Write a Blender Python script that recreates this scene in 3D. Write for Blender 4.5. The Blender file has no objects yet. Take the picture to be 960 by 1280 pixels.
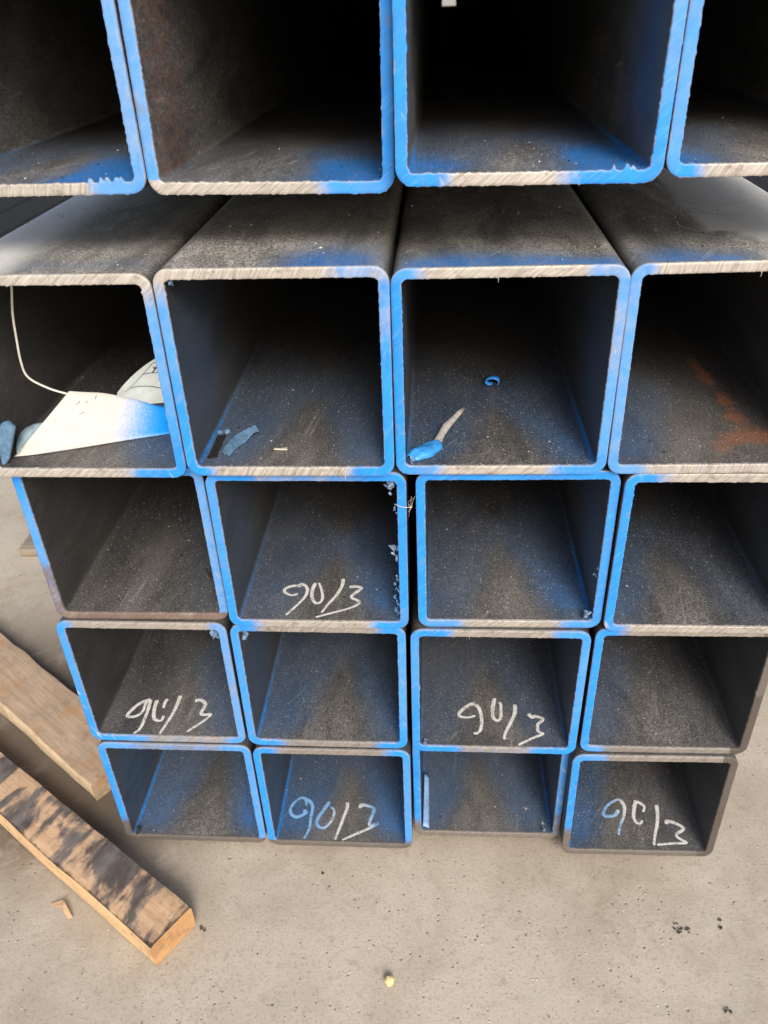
import bpy, bmesh, math, random
import numpy as np
from mathutils import Vector, Matrix, noise

random.seed(7)
rng = np.random.default_rng(7)
scene = bpy.context.scene
COL = scene.collection

# ------------------------------------------------------------------ camera
cam_d = bpy.data.cameras.new("camera")
cam_d.sensor_fit = 'VERTICAL'
cam_d.sensor_height = 36.0
cam_d.lens = 27.973
cam_d.clip_start = 0.02
cam_d.clip_end = 1000.0
cam_d.dof.use_dof = True
cam_d.dof.focus_distance = 0.80
cam_d.dof.aperture_fstop = 11.0
cam = bpy.data.objects.new("camera", cam_d)
cam.location = (0.031286, -0.669493, 0.995264)
cam.rotation_euler = (0.992278, 0.033867, 0.056271)
COL.objects.link(cam)
scene.camera = cam

# ------------------------------------------------------------------ daylight
SUN_EL = math.radians(37)
SUN_AZ = math.radians(17)            # to the right of straight behind the camera
world = bpy.data.worlds.new("World")
scene.world = world
world.use_nodes = True
wn = world.node_tree
for n in list(wn.nodes):
    wn.nodes.remove(n)
wo = wn.nodes.new('ShaderNodeOutputWorld')
bg = wn.nodes.new('ShaderNodeBackground')
sk = wn.nodes.new('ShaderNodeTexSky')
sk.sky_type = 'NISHITA'
sk.sun_disc = False
sk.sun_elevation = SUN_EL
# Nishita: rotation 0 puts the sun towards +Y, growing clockwise seen from above
sk.sun_rotation = math.pi - SUN_AZ
sk.air_density = 1.0
sk.dust_density = 4.0
sk.ozone_density = 1.0
bg.inputs['Strength'].default_value = 0.105
wn.links.new(sk.outputs[0], bg.inputs[0])
wn.links.new(bg.outputs[0], wo.inputs[0])

sun_d = bpy.data.lights.new("sun", 'SUN')
sun_d.energy = 1.5
sun_d.angle = math.radians(20)
sun_d.color = (1.0, 0.97, 0.93)
sun = bpy.data.objects.new("sun", sun_d)
sdir = Vector((math.sin(SUN_AZ) * math.cos(SUN_EL), -math.cos(SUN_AZ) * math.cos(SUN_EL), math.sin(SUN_EL)))
sun.rotation_euler = sdir.to_track_quat('Z', 'Y').to_euler()
sun.location = (1.5, -3, 4)
COL.objects.link(sun)

scene.cycles.max_bounces = 6
scene.cycles.diffuse_bounces = 4
scene.view_settings.view_transform = 'Standard'
scene.view_settings.look = 'None'
scene.view_settings.exposure = 0.80
scene.view_settings.gamma = 1.0
scene.view_settings.use_curve_mapping = False

# ------------------------------------------------------------------ data
S = 0.2          # outer side of a tube
TW = 0.0090      # wall
RO, RI = 0.0138, 0.0054
LEN = 12.0
G = -0.022       # ground level
CHALK = {
 (3, 2): [
   [[[-0.0311, 0.0642], [-0.0411, 0.0618], [-0.0472, 0.0563], [-0.0448, 0.0498], [-0.0366, 0.0456], [-0.0302, 0.0489]], [[-0.0306, 0.0609], [-0.0293, 0.0664], [-0.0233, 0.0632], [-0.02, 0.0545], [-0.0217, 0.0416], [-0.03, 0.0248], [-0.0384, 0.0105]]] ,
   [[[-0.0123, 0.0688], [-0.0141, 0.0567], [-0.0128, 0.0417], [-0.0076, 0.0324], [-0.0023, 0.0335], [-0.0006, 0.0419], [-0.0038, 0.0569], [-0.0081, 0.0689]]] ,
   [[[0.0198, 0.0771], [0.02, 0.066], [0.0156, 0.0485], [0.0069, 0.0295], [0.0013, 0.0151]]] ,
   [[[0.0287, 0.0617], [0.0361, 0.0629], [0.0432, 0.0597], [0.0346, 0.0488], [0.0331, 0.0424], [0.0417, 0.0363], [0.0409, 0.03], [0.0303, 0.0227], [0.0138, 0.0154], [-0.0043, 0.0075]]] ,
 ],
 (4, 1): [
   [[[-0.042, 0.0629], [-0.0551, 0.0548], [-0.0641, 0.0374], [-0.0616, 0.0319], [-0.0513, 0.034], [-0.0461, 0.0426], [-0.0466, 0.056], [-0.0432, 0.0619]], [[-0.0417, 0.062], [-0.04, 0.0466], [-0.0395, 0.0334], [-0.0403, 0.0132], [-0.0462, 0.0005]]] ,
   [[[-0.0329, 0.0622], [-0.0319, 0.0468], [-0.0281, 0.0318], [-0.0214, 0.0264], [-0.0163, 0.0284], [-0.0163, 0.0358]], [[-0.0195, 0.0644], [-0.0209, 0.0566], [-0.0199, 0.048]]] ,
   [[[-0.0034, 0.0707], [-0.0035, 0.0551], [-0.0055, 0.0361], [-0.0097, 0.0158], [-0.0123, 0.0005]]] ,
   [[[0.0188, 0.0624], [0.0266, 0.0636], [0.0344, 0.0561], [0.0324, 0.0408], [0.0388, 0.0382], [0.0458, 0.0393], [0.0409, 0.0299], [0.0309, 0.0186], [0.0219, 0.0094]]] ,
 ],
 (4, 3): [
   [[[-0.0194, 0.073], [-0.0294, 0.0687], [-0.0404, 0.0563], [-0.0398, 0.0503], [-0.0301, 0.0486], [-0.0202, 0.0518]], [[-0.0194, 0.071], [-0.0145, 0.063], [-0.0123, 0.0451], [-0.0144, 0.0296], [-0.0184, 0.0228], [-0.0235, 0.0227]]] ,
   [[[0.0064, 0.0829], [0.0032, 0.0674], [0.0023, 0.0514], [0.0063, 0.0446], [0.0117, 0.0477], [0.0134, 0.0616], [0.0135, 0.0738], [0.0112, 0.0738]]] ,
   [[[0.0323, 0.0722], [0.0303, 0.0561], [0.0229, 0.0382], [0.0159, 0.0228], [0.0143, 0.0134]]] ,
   [[[0.0482, 0.0565], [0.0522, 0.0507], [0.0568, 0.0528], [0.066, 0.0481], [0.0584, 0.0391], [0.0579, 0.0277], [0.0633, 0.024], [0.0488, 0.0162], [0.0312, 0.0056]]] ,
 ],
 (5, 2): [
   [[[-0.0585, 0.0502], [-0.0542, 0.0465], [-0.0653, 0.0393], [-0.0743, 0.0429], [-0.0775, 0.0526], [-0.0725, 0.0647], [-0.0633, 0.072], [-0.0574, 0.0671], [-0.0546, 0.0592]], [[-0.0615, 0.072], [-0.0503, 0.0653], [-0.0456, 0.0556], [-0.046, 0.0399], [-0.046, 0.0209], [-0.0512, 0.005]]] ,
   [[[-0.0221, 0.0662], [-0.029, 0.0521], [-0.0363, 0.0364], [-0.0351, 0.0269], [-0.0262, 0.0225], [-0.0173, 0.0313], [-0.0131, 0.0468], [-0.0156, 0.0545], [-0.0193, 0.0564]]] ,
   [[[0.0041, 0.066], [0.0045, 0.0571], [0.0005, 0.0376], [-0.0042, 0.0185], [-0.0079, -0.0009]]] ,
   [[[0.024, 0.0567], [0.0244, 0.0617], [0.0338, 0.061], [0.0435, 0.0564], [0.0417, 0.0446], [0.0387, 0.0293], [0.0509, 0.0325], [0.0382, 0.0236], [0.0162, 0.0118], [0.0025, 0.0004]]] ,
 ],
 (5, 4): [
   [[[-0.0122, 0.0645], [-0.0187, 0.0557], [-0.0305, 0.0534], [-0.0347, 0.0571], [-0.0296, 0.0679], [-0.0198, 0.077], [-0.0097, 0.0822], [-0.0066, 0.0813]], [[-0.0066, 0.0813], [-0.0028, 0.0707], [-0.0066, 0.0551], [-0.0144, 0.0398], [-0.0197, 0.024]]] ,
   [[[0.0157, 0.081], [0.0108, 0.0691], [0.0069, 0.0536], [0.009, 0.0443], [0.0144, 0.0435], [0.0179, 0.0483]], [[0.0169, 0.0791], [0.0252, 0.0715], [0.0215, 0.0617]]] ,
   [[[0.0429, 0.074], [0.041, 0.0585], [0.0364, 0.0414], [0.0291, 0.0228], [0.0253, 0.0093]]] ,
   [[[0.0495, 0.0428], [0.0514, 0.0475], [0.0598, 0.0459], [0.0694, 0.0397], [0.0707, 0.0351], [0.0611, 0.0284], [0.0592, 0.0238], [0.0642, 0.0186], [0.0693, 0.0143], [0.0502, 0.0128], [0.0294, 0.0103]]] ,
 ],
}
SCRIB = [[[-0.0232, 0.2212], [-0.0131, 0.2241], [-0.0034, 0.2152], [0.0039, 0.2044], [0.0081, 0.214], [0.0244, 0.2123]], [[-0.0232, 0.2212], [-0.021, 0.2054]], [[-0.0467, 0.1551], [-0.0517, 0.1576], [-0.0602, 0.1515], [-0.0585, 0.1413], [-0.0507, 0.1372]], [[-0.0351, 0.1808], [-0.0296, 0.1731], [-0.0291, 0.1521], [-0.0335, 0.1437], [-0.0435, 0.1446]], [[-0.0102, 0.1856], [-0.0007, 0.1811], [0.002, 0.17], [-0.0079, 0.166], [-0.0099, 0.1834]], [[0.0172, 0.1866], [0.0341, 0.1998], [0.0541, 0.2054]], [[0.0056, 0.1627], [0.0252, 0.1539], [0.0369, 0.1508]], [[-0.0316, 0.1355], [-0.0332, 0.1163], [-0.0238, 0.1001]], [[-0.032, 0.0858], [-0.0203, 0.0802]], [[-0.0035, 0.0635], [0.0065, 0.0544], [0.006, 0.0464], [0.0005, 0.0399], [-0.0153, 0.0426]]]
TT = {(1, 1): [-0.4023, 0.0007, 0.8652, -0.0003], (1, 2): [-0.2014, 0.0047, 0.8616, -0.0142], (1, 3): [0.0001, -0.0214, 0.869, -0.0061], (1, 4): [0.2014, -0.0218, 0.8715, 0.0001], (2, 1): [-0.4115, -0.0107, 0.6041, -0.0051], (2, 2): [-0.2085, -0.0143, 0.6077, -0.0031], (2, 3): [-0.0078, -0.0008, 0.6012, 0.0019], (2, 4): [0.1929, -0.0012, 0.6027, 0.0104], (3, 1): [-0.4042, 0.0104, 0.4021, 0.0036], (3, 2): [-0.1986, -0.0026, 0.4039, -0.0027], (3, 3): [0.0112, 0.0068, 0.3996, 0.0049], (3, 4): [0.2135, -0.0008, 0.4013, -0.0006], (4, 1): [-0.4086, 0.0046, 0.2016, -0.0049], (4, 2): [-0.2034, 0.0016, 0.2022, -0.0072], (4, 3): [0.0026, 0.0005, 0.1992, -0.0008], (4, 4): [0.2084, 0.0045, 0.2008, 0.0037], (5, 1): [-0.4052, 0.0007, 0.0001, -0.0025], (5, 2): [-0.201, -0.0022, 0.0006, 0.0003], (5, 3): [0.0018, 0.0212, -0.0012, 0.0061], (5, 4): [0.2024, -0.001, 0.0, 0.0121]}

# ------------------------------------------------------------------ node helpers
class NT:
    def __init__(self, name):
        self.m = bpy.data.materials.new(name)
        self.m.use_nodes = True
        self.t = self.m.node_tree
        for n in list(self.t.nodes):
            self.t.nodes.remove(n)
        self.out = self.t.nodes.new('ShaderNodeOutputMaterial')
        self.b = self.t.nodes.new('ShaderNodeBsdfPrincipled')
        self.t.links.new(self.b.outputs[0], self.out.inputs[0])

    def n(self, kind, **kw):
        nd = self.t.nodes.new(kind)
        for k, v in kw.items():
            setattr(nd, k, v)
        return nd

    def put(self, sock, v):
        if isinstance(v, bpy.types.NodeSocket):
            self.t.links.new(v, sock)
        elif v is not None:
            if isinstance(v, (tuple, list)) and len(v) == 3 and sock.type == 'RGBA':
                v = (*v, 1.0)
            sock.default_value = v

    def coord(self, which='Object', scale=None, rot=None):
        c = self.n('ShaderNodeTexCoord').outputs[which]
        if scale or rot:
            mp = self.n('ShaderNodeMapping')
            self.put(mp.inputs['Vector'], c)
            if scale:
                mp.inputs['Scale'].default_value = scale
            if rot:
                mp.inputs['Rotation'].default_value = rot
            c = mp.outputs[0]
        return c

    def rs(self, vec, rot, scale):
        m1 = self.n('ShaderNodeMapping'); self.put(m1.inputs[0], vec); m1.inputs['Rotation'].default_value = rot
        m2 = self.n('ShaderNodeMapping'); self.put(m2.inputs[0], m1.outputs[0]); m2.inputs['Scale'].default_value = scale
        return m2.outputs[0]

    def noise(self, vec, scale, detail=4.0, rough=0.55, dist=0.0):
        nd = self.n('ShaderNodeTexNoise')
        self.put(nd.inputs['Vector'], vec)
        nd.inputs['Scale'].default_value = scale
        nd.inputs['Detail'].default_value = detail
        nd.inputs['Roughness'].default_value = rough
        nd.inputs['Distortion'].default_value = dist
        return nd.outputs['Fac']

    def voro(self, vec, scale, feature='F1', rand=1.0):
        nd = self.n('ShaderNodeTexVoronoi', feature=feature)
        self.put(nd.inputs['Vector'], vec)
        nd.inputs['Scale'].default_value = scale
        nd.inputs['Randomness'].default_value = rand
        return nd

    def ramp(self, v, a, b, lo=0.0, hi=1.0):
        nd = self.n('ShaderNodeMapRange', interpolation_type='SMOOTHSTEP')
        self.put(nd.inputs[0], v)
        nd.inputs[1].default_value = a
        nd.inputs[2].default_value = b
        nd.inputs[3].default_value = lo
        nd.inputs[4].default_value = hi
        return nd.outputs[0]

    def math(self, op, a, b=None, c=None, clamp=False):
        nd = self.n('ShaderNodeMath', operation=op, use_clamp=clamp)
        self.put(nd.inputs[0], a)
        if b is not None:
            self.put(nd.inputs[1], b)
        if c is not None:
            self.put(nd.inputs[2], c)
        return nd.outputs[0]

    def mix(self, f, a, b, blend='MIX'):
        nd = self.n('ShaderNodeMix', data_type='RGBA', blend_type=blend)
        self.put(nd.inputs[0], f)
        self.put(nd.inputs[6], a)
        self.put(nd.inputs[7], b)
        return nd.outputs[2]

    def attr(self, name):
        return self.n('ShaderNodeAttribute', attribute_name=name).outputs['Fac']

    def bump(self, h, strength=0.3, dist=0.001, normal=None):
        nd = self.n('ShaderNodeBump')
        nd.inputs['Strength'].default_value = strength
        nd.inputs['Distance'].default_value = dist
        self.put(nd.inputs['Height'], h)
        if normal is not None:
            self.put(nd.inputs['Normal'], normal)
        return nd.outputs[0]

    def done(self, color, rough=0.6, metal=0.0, spec=0.5, normal=None):
        self.put(self.b.inputs['Base Color'], color)
        self.put(self.b.inputs['Roughness'], rough)
        self.put(self.b.inputs['Metallic'], metal)
        self.put(self.b.inputs['Specular IOR Level'], spec)
        if normal is not None:
            self.put(self.b.inputs['Normal'], normal)
        return self.m


BLUE = (0.012, 0.265, 0.80)


def wcoord(T, off=True):
    """object coordinates shifted by a random amount per object, so no two tubes repeat"""
    c = T.coord('Object')
    oi = T.n('ShaderNodeObjectInfo').outputs['Random']
    m = T.math('MULTIPLY', oi, 37.0)
    cmb = T.n('ShaderNodeCombineXYZ')
    T.put(cmb.inputs[0], m); T.put(cmb.inputs[1], m); T.put(cmb.inputs[2], m)
    ad = T.n('ShaderNodeVectorMath', operation='ADD')
    T.put(ad.inputs[0], c); T.put(ad.inputs[1], cmb.outputs[0])
    return ad.outputs[0]


def mat_tube():
    T = NT("mill_scale_steel")
    v = wcoord(T)
    mp = T.n('ShaderNodeMapping'); T.put(mp.inputs[0], v); mp.inputs['Scale'].default_value = (1, .35, 1)
    vs = mp.outputs[0]
    big = T.noise(vs, 9, 5, .6, .4)
    mid = T.noise(vs, 45, 5, .6)
    fine = T.noise(v, 480, 3, .65)
    c = T.mix(T.ramp(big, .3, .7), (.019, .0192, .0200), (.042, .0405, .040))
    c = T.mix(T.ramp(mid, .45, .8, 0, .5), c, (.068, .060, .054))
    # settled dust, laid on paler where it stands in for light
    dust_and_light = T.attr('dust_and_light')
    dn = T.math('MULTIPLY', dust_and_light, T.ramp(T.math('ADD', T.math('MULTIPLY', T.noise(vs, 14, 6, .7, .8), .7), T.math('MULTIPLY', T.noise(vs, 42, 5, .7, .5), .3)), .36, .62, .34, 1.0))
    dn = T.math('MULTIPLY', dn, T.ramp(fine, .34, .68, .30, 1.45), clamp=True)
    c = T.mix(dn, c, (.53, .500, .450))
    # scratches in the dust
    for ang, ss in ((34, 150), (-52, 190), (8, 170)):
        scv = T.rs(v, (0, 0, math.radians(ang)), (1.0, .05, 1.0))
        sc_ = T.math('MULTIPLY', T.ramp(T.noise(scv, ss, 2, .5, .15), .64, .71), T.ramp(T.noise(v, 13 + ss * .03, 3), .46, .60))
        c = T.mix(T.math('MULTIPLY', T.math('MULTIPLY', sc_, dust_and_light), .7), c, (.60, .57, .51) if ang > 0 else (.10, .09, .08))
    wr = T.math('MULTIPLY', T.attr('sky_sheen'), T.ramp(T.math('ADD', T.noise(vs, 30, 6, .7, .5), T.math('MULTIPLY', T.noise(v, 160, 4, .7), .4)),   .40, .70, .62, 1.0))
    c = T.mix(wr, c, (.70, .68, .64))  # pale colour paints sky sheen on two second-row tops
    # rust bloom
    ru = T.math('ADD', T.attr('rust'), T.math('MULTIPLY', T.math('SUBTRACT', T.noise(v, 110, 6, .75), .5), 1.7))
    c = T.mix(T.ramp(ru,   .40, .98, 0, .64), c, (.27, .105, .05))
    sp = T.math('MULTIPLY', T.ramp(T.noise(vs, 60, 3, .6), .60, .74, 0, .35), T.ramp(T.noise(vs, 6, 2), .5, .65))
    c = T.mix(sp, c, (.13, .055, .03))
    # overspray, which on the floors also paints in the crossing light
    p = T.attr('paint')
    pn = T.math('ADD', p, T.math('MULTIPLY', T.math('SUBTRACT', T.noise(v, 55, 4, .6), .5), T.math('MULTIPLY', p, .5)))
    pn = T.math('MULTIPLY', pn, T.ramp(fine, .34, .66, .35, 1.3), clamp=True)
    c = T.mix(pn, c, T.mix(T.ramp(p, .40, .90), (.046, .135, .285), (.012, .185, .56)))
    # pale grit specks
    vo = T.voro(v, 260)
    sel = T.n('ShaderNodeSeparateColor'); T.put(sel.inputs[0], vo.outputs['Color'])
    spk = T.math('MULTIPLY', T.ramp(vo.outputs['Distance'], .10, .24, 1, 0), T.ramp(sel.outputs[0], .80, .84))
    vo2 = T.voro(v, 540)
    sel2 = T.n('ShaderNodeSeparateColor'); T.put(sel2.inputs[0], vo2.outputs['Color'])
    spk2 = T.math('MULTIPLY', T.ramp(vo2.outputs['Distance'], .12, .30, 1, 0), T.ramp(sel2.outputs[0], .62, .66, 0, .75))
    gr = T.math('MULTIPLY', T.math('MAXIMUM', spk, spk2), T.attr('grit'), clamp=True)
    c = T.mix(gr, c, (.50, .47, .42))
    hgt = T.math('ADD', T.math('MULTIPLY', fine, 1.1), T.math('ADD', T.math('MULTIPLY', mid, .5), T.math('MULTIPLY', gr, 1.5)))
    rough = T.ramp(big, .2, .8, .40, .56)
    rough = T.math('ADD', rough, T.math('MULTIPLY', dn, .3), clamp=True)
    return T.done(c, rough, 0.0, .5, T.bump(hgt, .5, .0009))


def mat_cut():
    T = NT("sawn_steel_and_paint")
    v = wcoord(T)
    # saw marks run slantwise across the cut
    # (the slant differs from tube to tube)
    vr = T.n('ShaderNodeVectorRotate', rotation_type='Y_AXIS')
    T.put(vr.inputs['Vector'], v)
    rnd = T.n('ShaderNodeObjectInfo').outputs['Random']
    T.put(vr.inputs['Angle'], T.math('ADD', math.radians(-58), T.math('MULTIPLY', rnd, math.radians(46))))
    mv = T.rs(vr.outputs[0], (0, 0, 0), (1.0, 1.0, .07))
    saw = T.noise(mv, 620, 4, .65)
    saw2 = T.noise(mv, 150, 3, .6)
    fine = T.noise(v, 700, 3, .6)
    mid = T.noise(v, 45, 4, .6)
    c = T.mix(T.ramp(saw, .3, .7), (.31, .280, .245), (.55, .505, .45))
    c = T.mix(T.ramp(saw2, .5, .74, 0, .4), c, (.66, .62, .565))
    rr = T.math('ADD', T.attr('rust'), T.math('MULTIPLY', T.math('SUBTRACT', mid, .5), 1.1))
    c = T.mix(T.ramp(rr, .35, .8, 0, .75), c, (.20, .105, .075))
    c = T.mix(T.ramp(T.noise(v, 95, 5, .7), .54, .72, 0, .65), c, (.16, .12, .095))
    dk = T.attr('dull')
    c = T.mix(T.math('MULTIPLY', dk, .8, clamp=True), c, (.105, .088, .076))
    p = T.attr('paint')
    n1 = T.math('MULTIPLY', T.math('SUBTRACT', T.noise(v, 60, 5, .7), .5), .85)
    n2 = T.math('MULTIPLY', T.math('SUBTRACT', saw, .5), .35)
    n3 = T.math('MULTIPLY', T.math('SUBTRACT', fine, .5), .30)
    pf = T.ramp(T.math('ADD', T.math('ADD', p, n1), T.math('ADD', n2, n3)), .10, .80)
    bl = T.mix(T.ramp(mid, .3, .75), BLUE, (.022, .22, .66))
    bl = T.mix(T.ramp(saw, .52, .74, 0, .55), bl, (.15, .42, .82))
    bl = T.mix(T.ramp(saw2, .28, .46, .40, 0), bl, (.015, .15, .46))
    pl = T.math('MULTIPLY', T.attr('pale'), T.ramp(T.noise(v, 90, 5, .7), .25, .7, .35, 1.2), clamp=True)
    bl = T.mix(pl, bl, (.17, .33, .58))
    # rubbed grey where the edges were knocked, and pin-head chips
    bl = T.mix(T.ramp(T.math('ADD', T.attr('edge'), T.math('MULTIPLY', T.math('SUBTRACT', T.noise(v, 120, 5, .7), .5), 1.9)), .62, 1.05, 0, .8), bl, (.30, .31, .32))
    scv = T.rs(v, (0, math.radians(25), 0), (1.0, 1.0, .12))
    bl = T.mix(T.math('MULTIPLY', T.ramp(T.noise(scv, 210, 2, .5), .66, .74), T.ramp(T.noise(v, 25, 3), .5, .62)), bl, (.42, .44, .46))
    bl = T.mix(T.ramp(T.noise(v, 34, 6, .75), .56, .72, 0, .65), bl, (.19, .225, .27))
    c = T.mix(pf, c, bl)
    metal = T.math('MULTIPLY', T.math('SUBTRACT', 1.0, pf), .25)
    rough = T.math('ADD', .40, T.math('MULTIPLY', fine, .2))
    h = T.math('ADD', T.math('MULTIPLY', saw, .9), T.math('ADD', T.math('MULTIPLY', saw2, .8), T.math('MULTIPLY', fine, .4)))
    return T.done(c, rough, metal, .45, T.bump(h, .45, .0006))


def mat_concrete():
    T = NT("rough_concrete")
    v = T.coord('Object')
    big = T.noise(v, 2.3, 5, .6, .3)
    mid = T.noise(v, 14, 6, .65, .2)
    fine = T.noise(v, 260, 4, .6)
    c = T.mix(T.ramp(big, .38, .64), (.385, .330, .255), (.520, .458, .368))
    c = T.mix(T.ramp(mid, .40, .75, 0, .6), c, (.54, .475, .385))
    c = T.mix(T.ramp(T.noise(v, 5.5, 7, .72, .8), .50, .70, 0, .5), c, (.325, .27, .20))
    c = T.mix(T.ramp(fine, .50, .72, 0, .55), c, (.235, .20, .155))
    c = T.mix(T.ramp(T.noise(v, 75, 5, .7), .54, .72, 0, .45), c, (.27, .225, .165))
    scu = T.noise(T.rs(v, (0, 0, .5), (1, .12, 1)), 26, 5, .65, .3)
    c = T.mix(T.math('MULTIPLY', T.ramp(scu, .58, .70), T.ramp(T.noise(v, 3.1, 3), .45, .6, 0, .45)), c, (.47, .42, .35))
    c = T.mix(T.ramp(fine, .25, .42, .28, 0), c, (.50, .47, .42))
    # pores of several sizes, placed sparsely
    hs = []
    for sc, thr, rad in ((38, .93, .13), (85, .93, .20), (170, .90, .30)):
        vo = T.voro(v, sc)
        se = T.n('ShaderNodeSeparateColor'); T.put(se.inputs[0], vo.outputs['Color'])
        d = T.math('ADD', vo.outputs['Distance'], T.math('MULTIPLY', T.math('SUBTRACT', T.noise(v, sc * 4, 2), .5), .15))
        f = T.math('MULTIPLY', T.ramp(d, rad * .4, rad, 1, 0), T.ramp(se.outputs[0], thr, thr + .02))
        hs.append(f)
    pit = T.math('MULTIPLY', T.math('MAXIMUM', T.math('MAXIMUM', hs[0], hs[1]), hs[2]), T.ramp(T.noise(v, 4.5, 4, .6), .40, .60, .1, 1))
    c = T.mix(T.math('MULTIPLY', pit, .45), c, (.085, .072, .060))
    # pale sand grains
    vo = T.voro(v, 120)
    se = T.n('ShaderNodeSeparateColor'); T.put(se.inputs[0], vo.outputs['Color'])
    gr = T.math('MULTIPLY', T.ramp(vo.outputs['Distance'], .08, .2, 1, 0), T.ramp(se.outputs[1], .90, .92))
    c = T.mix(T.math('MULTIPLY', gr, .8), c, (.66, .60, .48))
    # hairline cracks
    mp = T.n('ShaderNodeMapping'); T.put(mp.inputs[0], v); mp.inputs['Location'].default_value = (.37, .21, 0)
    wob = T.n('ShaderNodeMixRGB'); wob.blend_type = 'ADD'; wob.inputs[0].default_value = .06
    nz = T.n('ShaderNodeTexNoise'); nz.inputs['Scale'].default_value = 9; nz.inputs['Detail'].default_value = 5
    T.put(nz.inputs['Vector'], mp.outputs[0])
    T.put(wob.inputs[1], mp.outputs[0]); T.put(wob.inputs[2], nz.outputs['Color'])
    cr = T.voro(wob.outputs[0], 1.7, 'DISTANCE_TO_EDGE')
    crk = T.math('MULTIPLY', T.ramp(cr.outputs['Distance'], .0008, .0035, 1, 0), T.ramp(mid, .45, .6))
    c = T.mix(T.math('MULTIPLY', crk, .12), c, (.10, .085, .07))
    # trodden soil and the timbers' shade, painted together on the left
    sx_ = T.n('ShaderNodeSeparateXYZ'); T.put(sx_.inputs[0], v)
    soil_and_shade = T.math('MULTIPLY', T.math('MULTIPLY', T.ramp(sx_.outputs[0], -.46, -.22, 1, 0), T.math('MULTIPLY', T.ramp(sx_.outputs[1], .30, .62, 1, 0), T.ramp(sx_.outputs[1], -.12, .03, 0, 1))), T.ramp(T.noise(v, 9, 6, .7, .4), .22, .52))
    c = T.mix(T.math('MULTIPLY', soil_and_shade, .92), c, (.110, .082, .056))
    h = T.math('SUBTRACT', T.math('ADD', T.math('MULTIPLY', fine, .35), T.math('MULTIPLY', mid, 1.4)), T.math('MULTIPLY', pit, 1.8))
    h = T.math('ADD', h, T.math('MULTIPLY', gr, .8))
    return T.done(c, .88, 0, .3, T.bump(h, .6, .0019))


def mat_wood(name, tan, tan2, dark, burnt=0.0, grain=(6, 90, 90)):
    """object x runs along the timber"""
    T = NT(name)
    v = T.coord('Object')
    mp = T.n('ShaderNodeMapping'); T.put(mp.inputs[0], v); mp.inputs['Scale'].default_value = grain
    g = T.noise(mp.outputs[0], 1.6, 6, .65, .6)
    g2 = T.noise(mp.outputs[0], 5.0, 4, .6)
    mid = T.noise(v, 22, 4, .6)
    c = T.mix(T.ramp(g, .3, .72), tan, tan2)
    c = T.mix(T.ramp(g2, .55, .75, 0, .5), c, tuple(x * .55 for x in tan))
    c = T.mix(T.ramp(mid, .50, .72, 0, .55), c, dark)
    c = T.mix(T.ramp(T.noise(v, 60, 6, .75), .50, .70, 0, .55), c, (.19, .15, .12))
    if burnt:
        # dark smears left by loads dragged across the timber
        mv = T.rs(v, (0, 0, math.radians(-14)), (27, 9.0, 5))
        s1 = T.noise(mv, 1.0, 4, .55, .7)
        s2 = T.noise(mv, 3.2, 4, .6, .3)
        f = T.ramp(T.math('ADD', T.math('MULTIPLY', s1, .75), T.math('ADD', T.math('MULTIPLY', s2, .25), T.math('MULTIPLY', T.math('SUBTRACT', T.noise(v, 11, 5, .65), .5), .55))), .45, .57)
        shade = T.mix(T.ramp(T.noise(mv, 2.2, 3), .35, .65), (.050, .046, .046), (.135, .125, .12))
        c = T.mix(T.math('MULTIPLY', f, burnt), c, shade)
        ed = T.attr('scorch')
        c = T.mix(T.ramp(T.math('ADD', ed, T.math('MULTIPLY', T.math('SUBTRACT', T.noise(v, 60, 4), .5), .9)), .4, .75, 0, .85), c, (.035, .022, .014))
    h = T.math('ADD', g, T.math('MULTIPLY', g2, .6))
    return T.done(c, .72, 0, .3, T.bump(h, .5, .0012))


def mat_chalk():
    T = NT("white_paint_marker")
    v = T.coord('Object')
    a = T.noise(v, 500, 4, .6)
    c = T.mix(T.ramp(a, .3, .7), (.60, .59, .55), (.76, .75, .71))
    p = T.math('ADD', T.attr('paint'), T.math('MULTIPLY', T.math('SUBTRACT', T.noise(v, 420, 4, .7), .5), .7))
    c = T.mix(T.ramp(p, .28, .72), c, (.20, .42, .72))
    g = T.math('ADD', T.noise(v, 900, 3, .7), T.math('MULTIPLY', T.noise(v, 150, 3, .6), .6))
    c = T.mix(T.ramp(g, .84, .98, 0, .85), c, (.075, .068, .062))
    return T.done(c, .85, 0, .2, T.bump(a, .4, .0006))


def mat_plain(name, color, rough=.6, metal=0.0, var=.25, scale=120, spec=.5, painted=False, pcol=BLUE, bump=.25):
    T = NT(name)
    v = T.coord('Object')
    a = T.noise(v, scale, 4, .6)
    c = T.mix(T.ramp(a, .25, .75), tuple(x * (1 - var) for x in color), tuple(min(1, x * (1 + var)) for x in color))
    if painted:
        c = T.mix(T.ramp(T.noise(v, 35, 6, .7), .50, .75, 0, .45), c, tuple(x * .62 for x in color))
        p = T.math('ADD', T.attr('paint'), T.math('MULTIPLY', T.math('SUBTRACT', T.noise(v, 420, 4, .7), .5), .55))
        c = T.mix(T.ramp(p, .12, .86), c, pcol)
    return T.done(c, rough, metal, spec, T.bump(a, bump, .0006))


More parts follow.
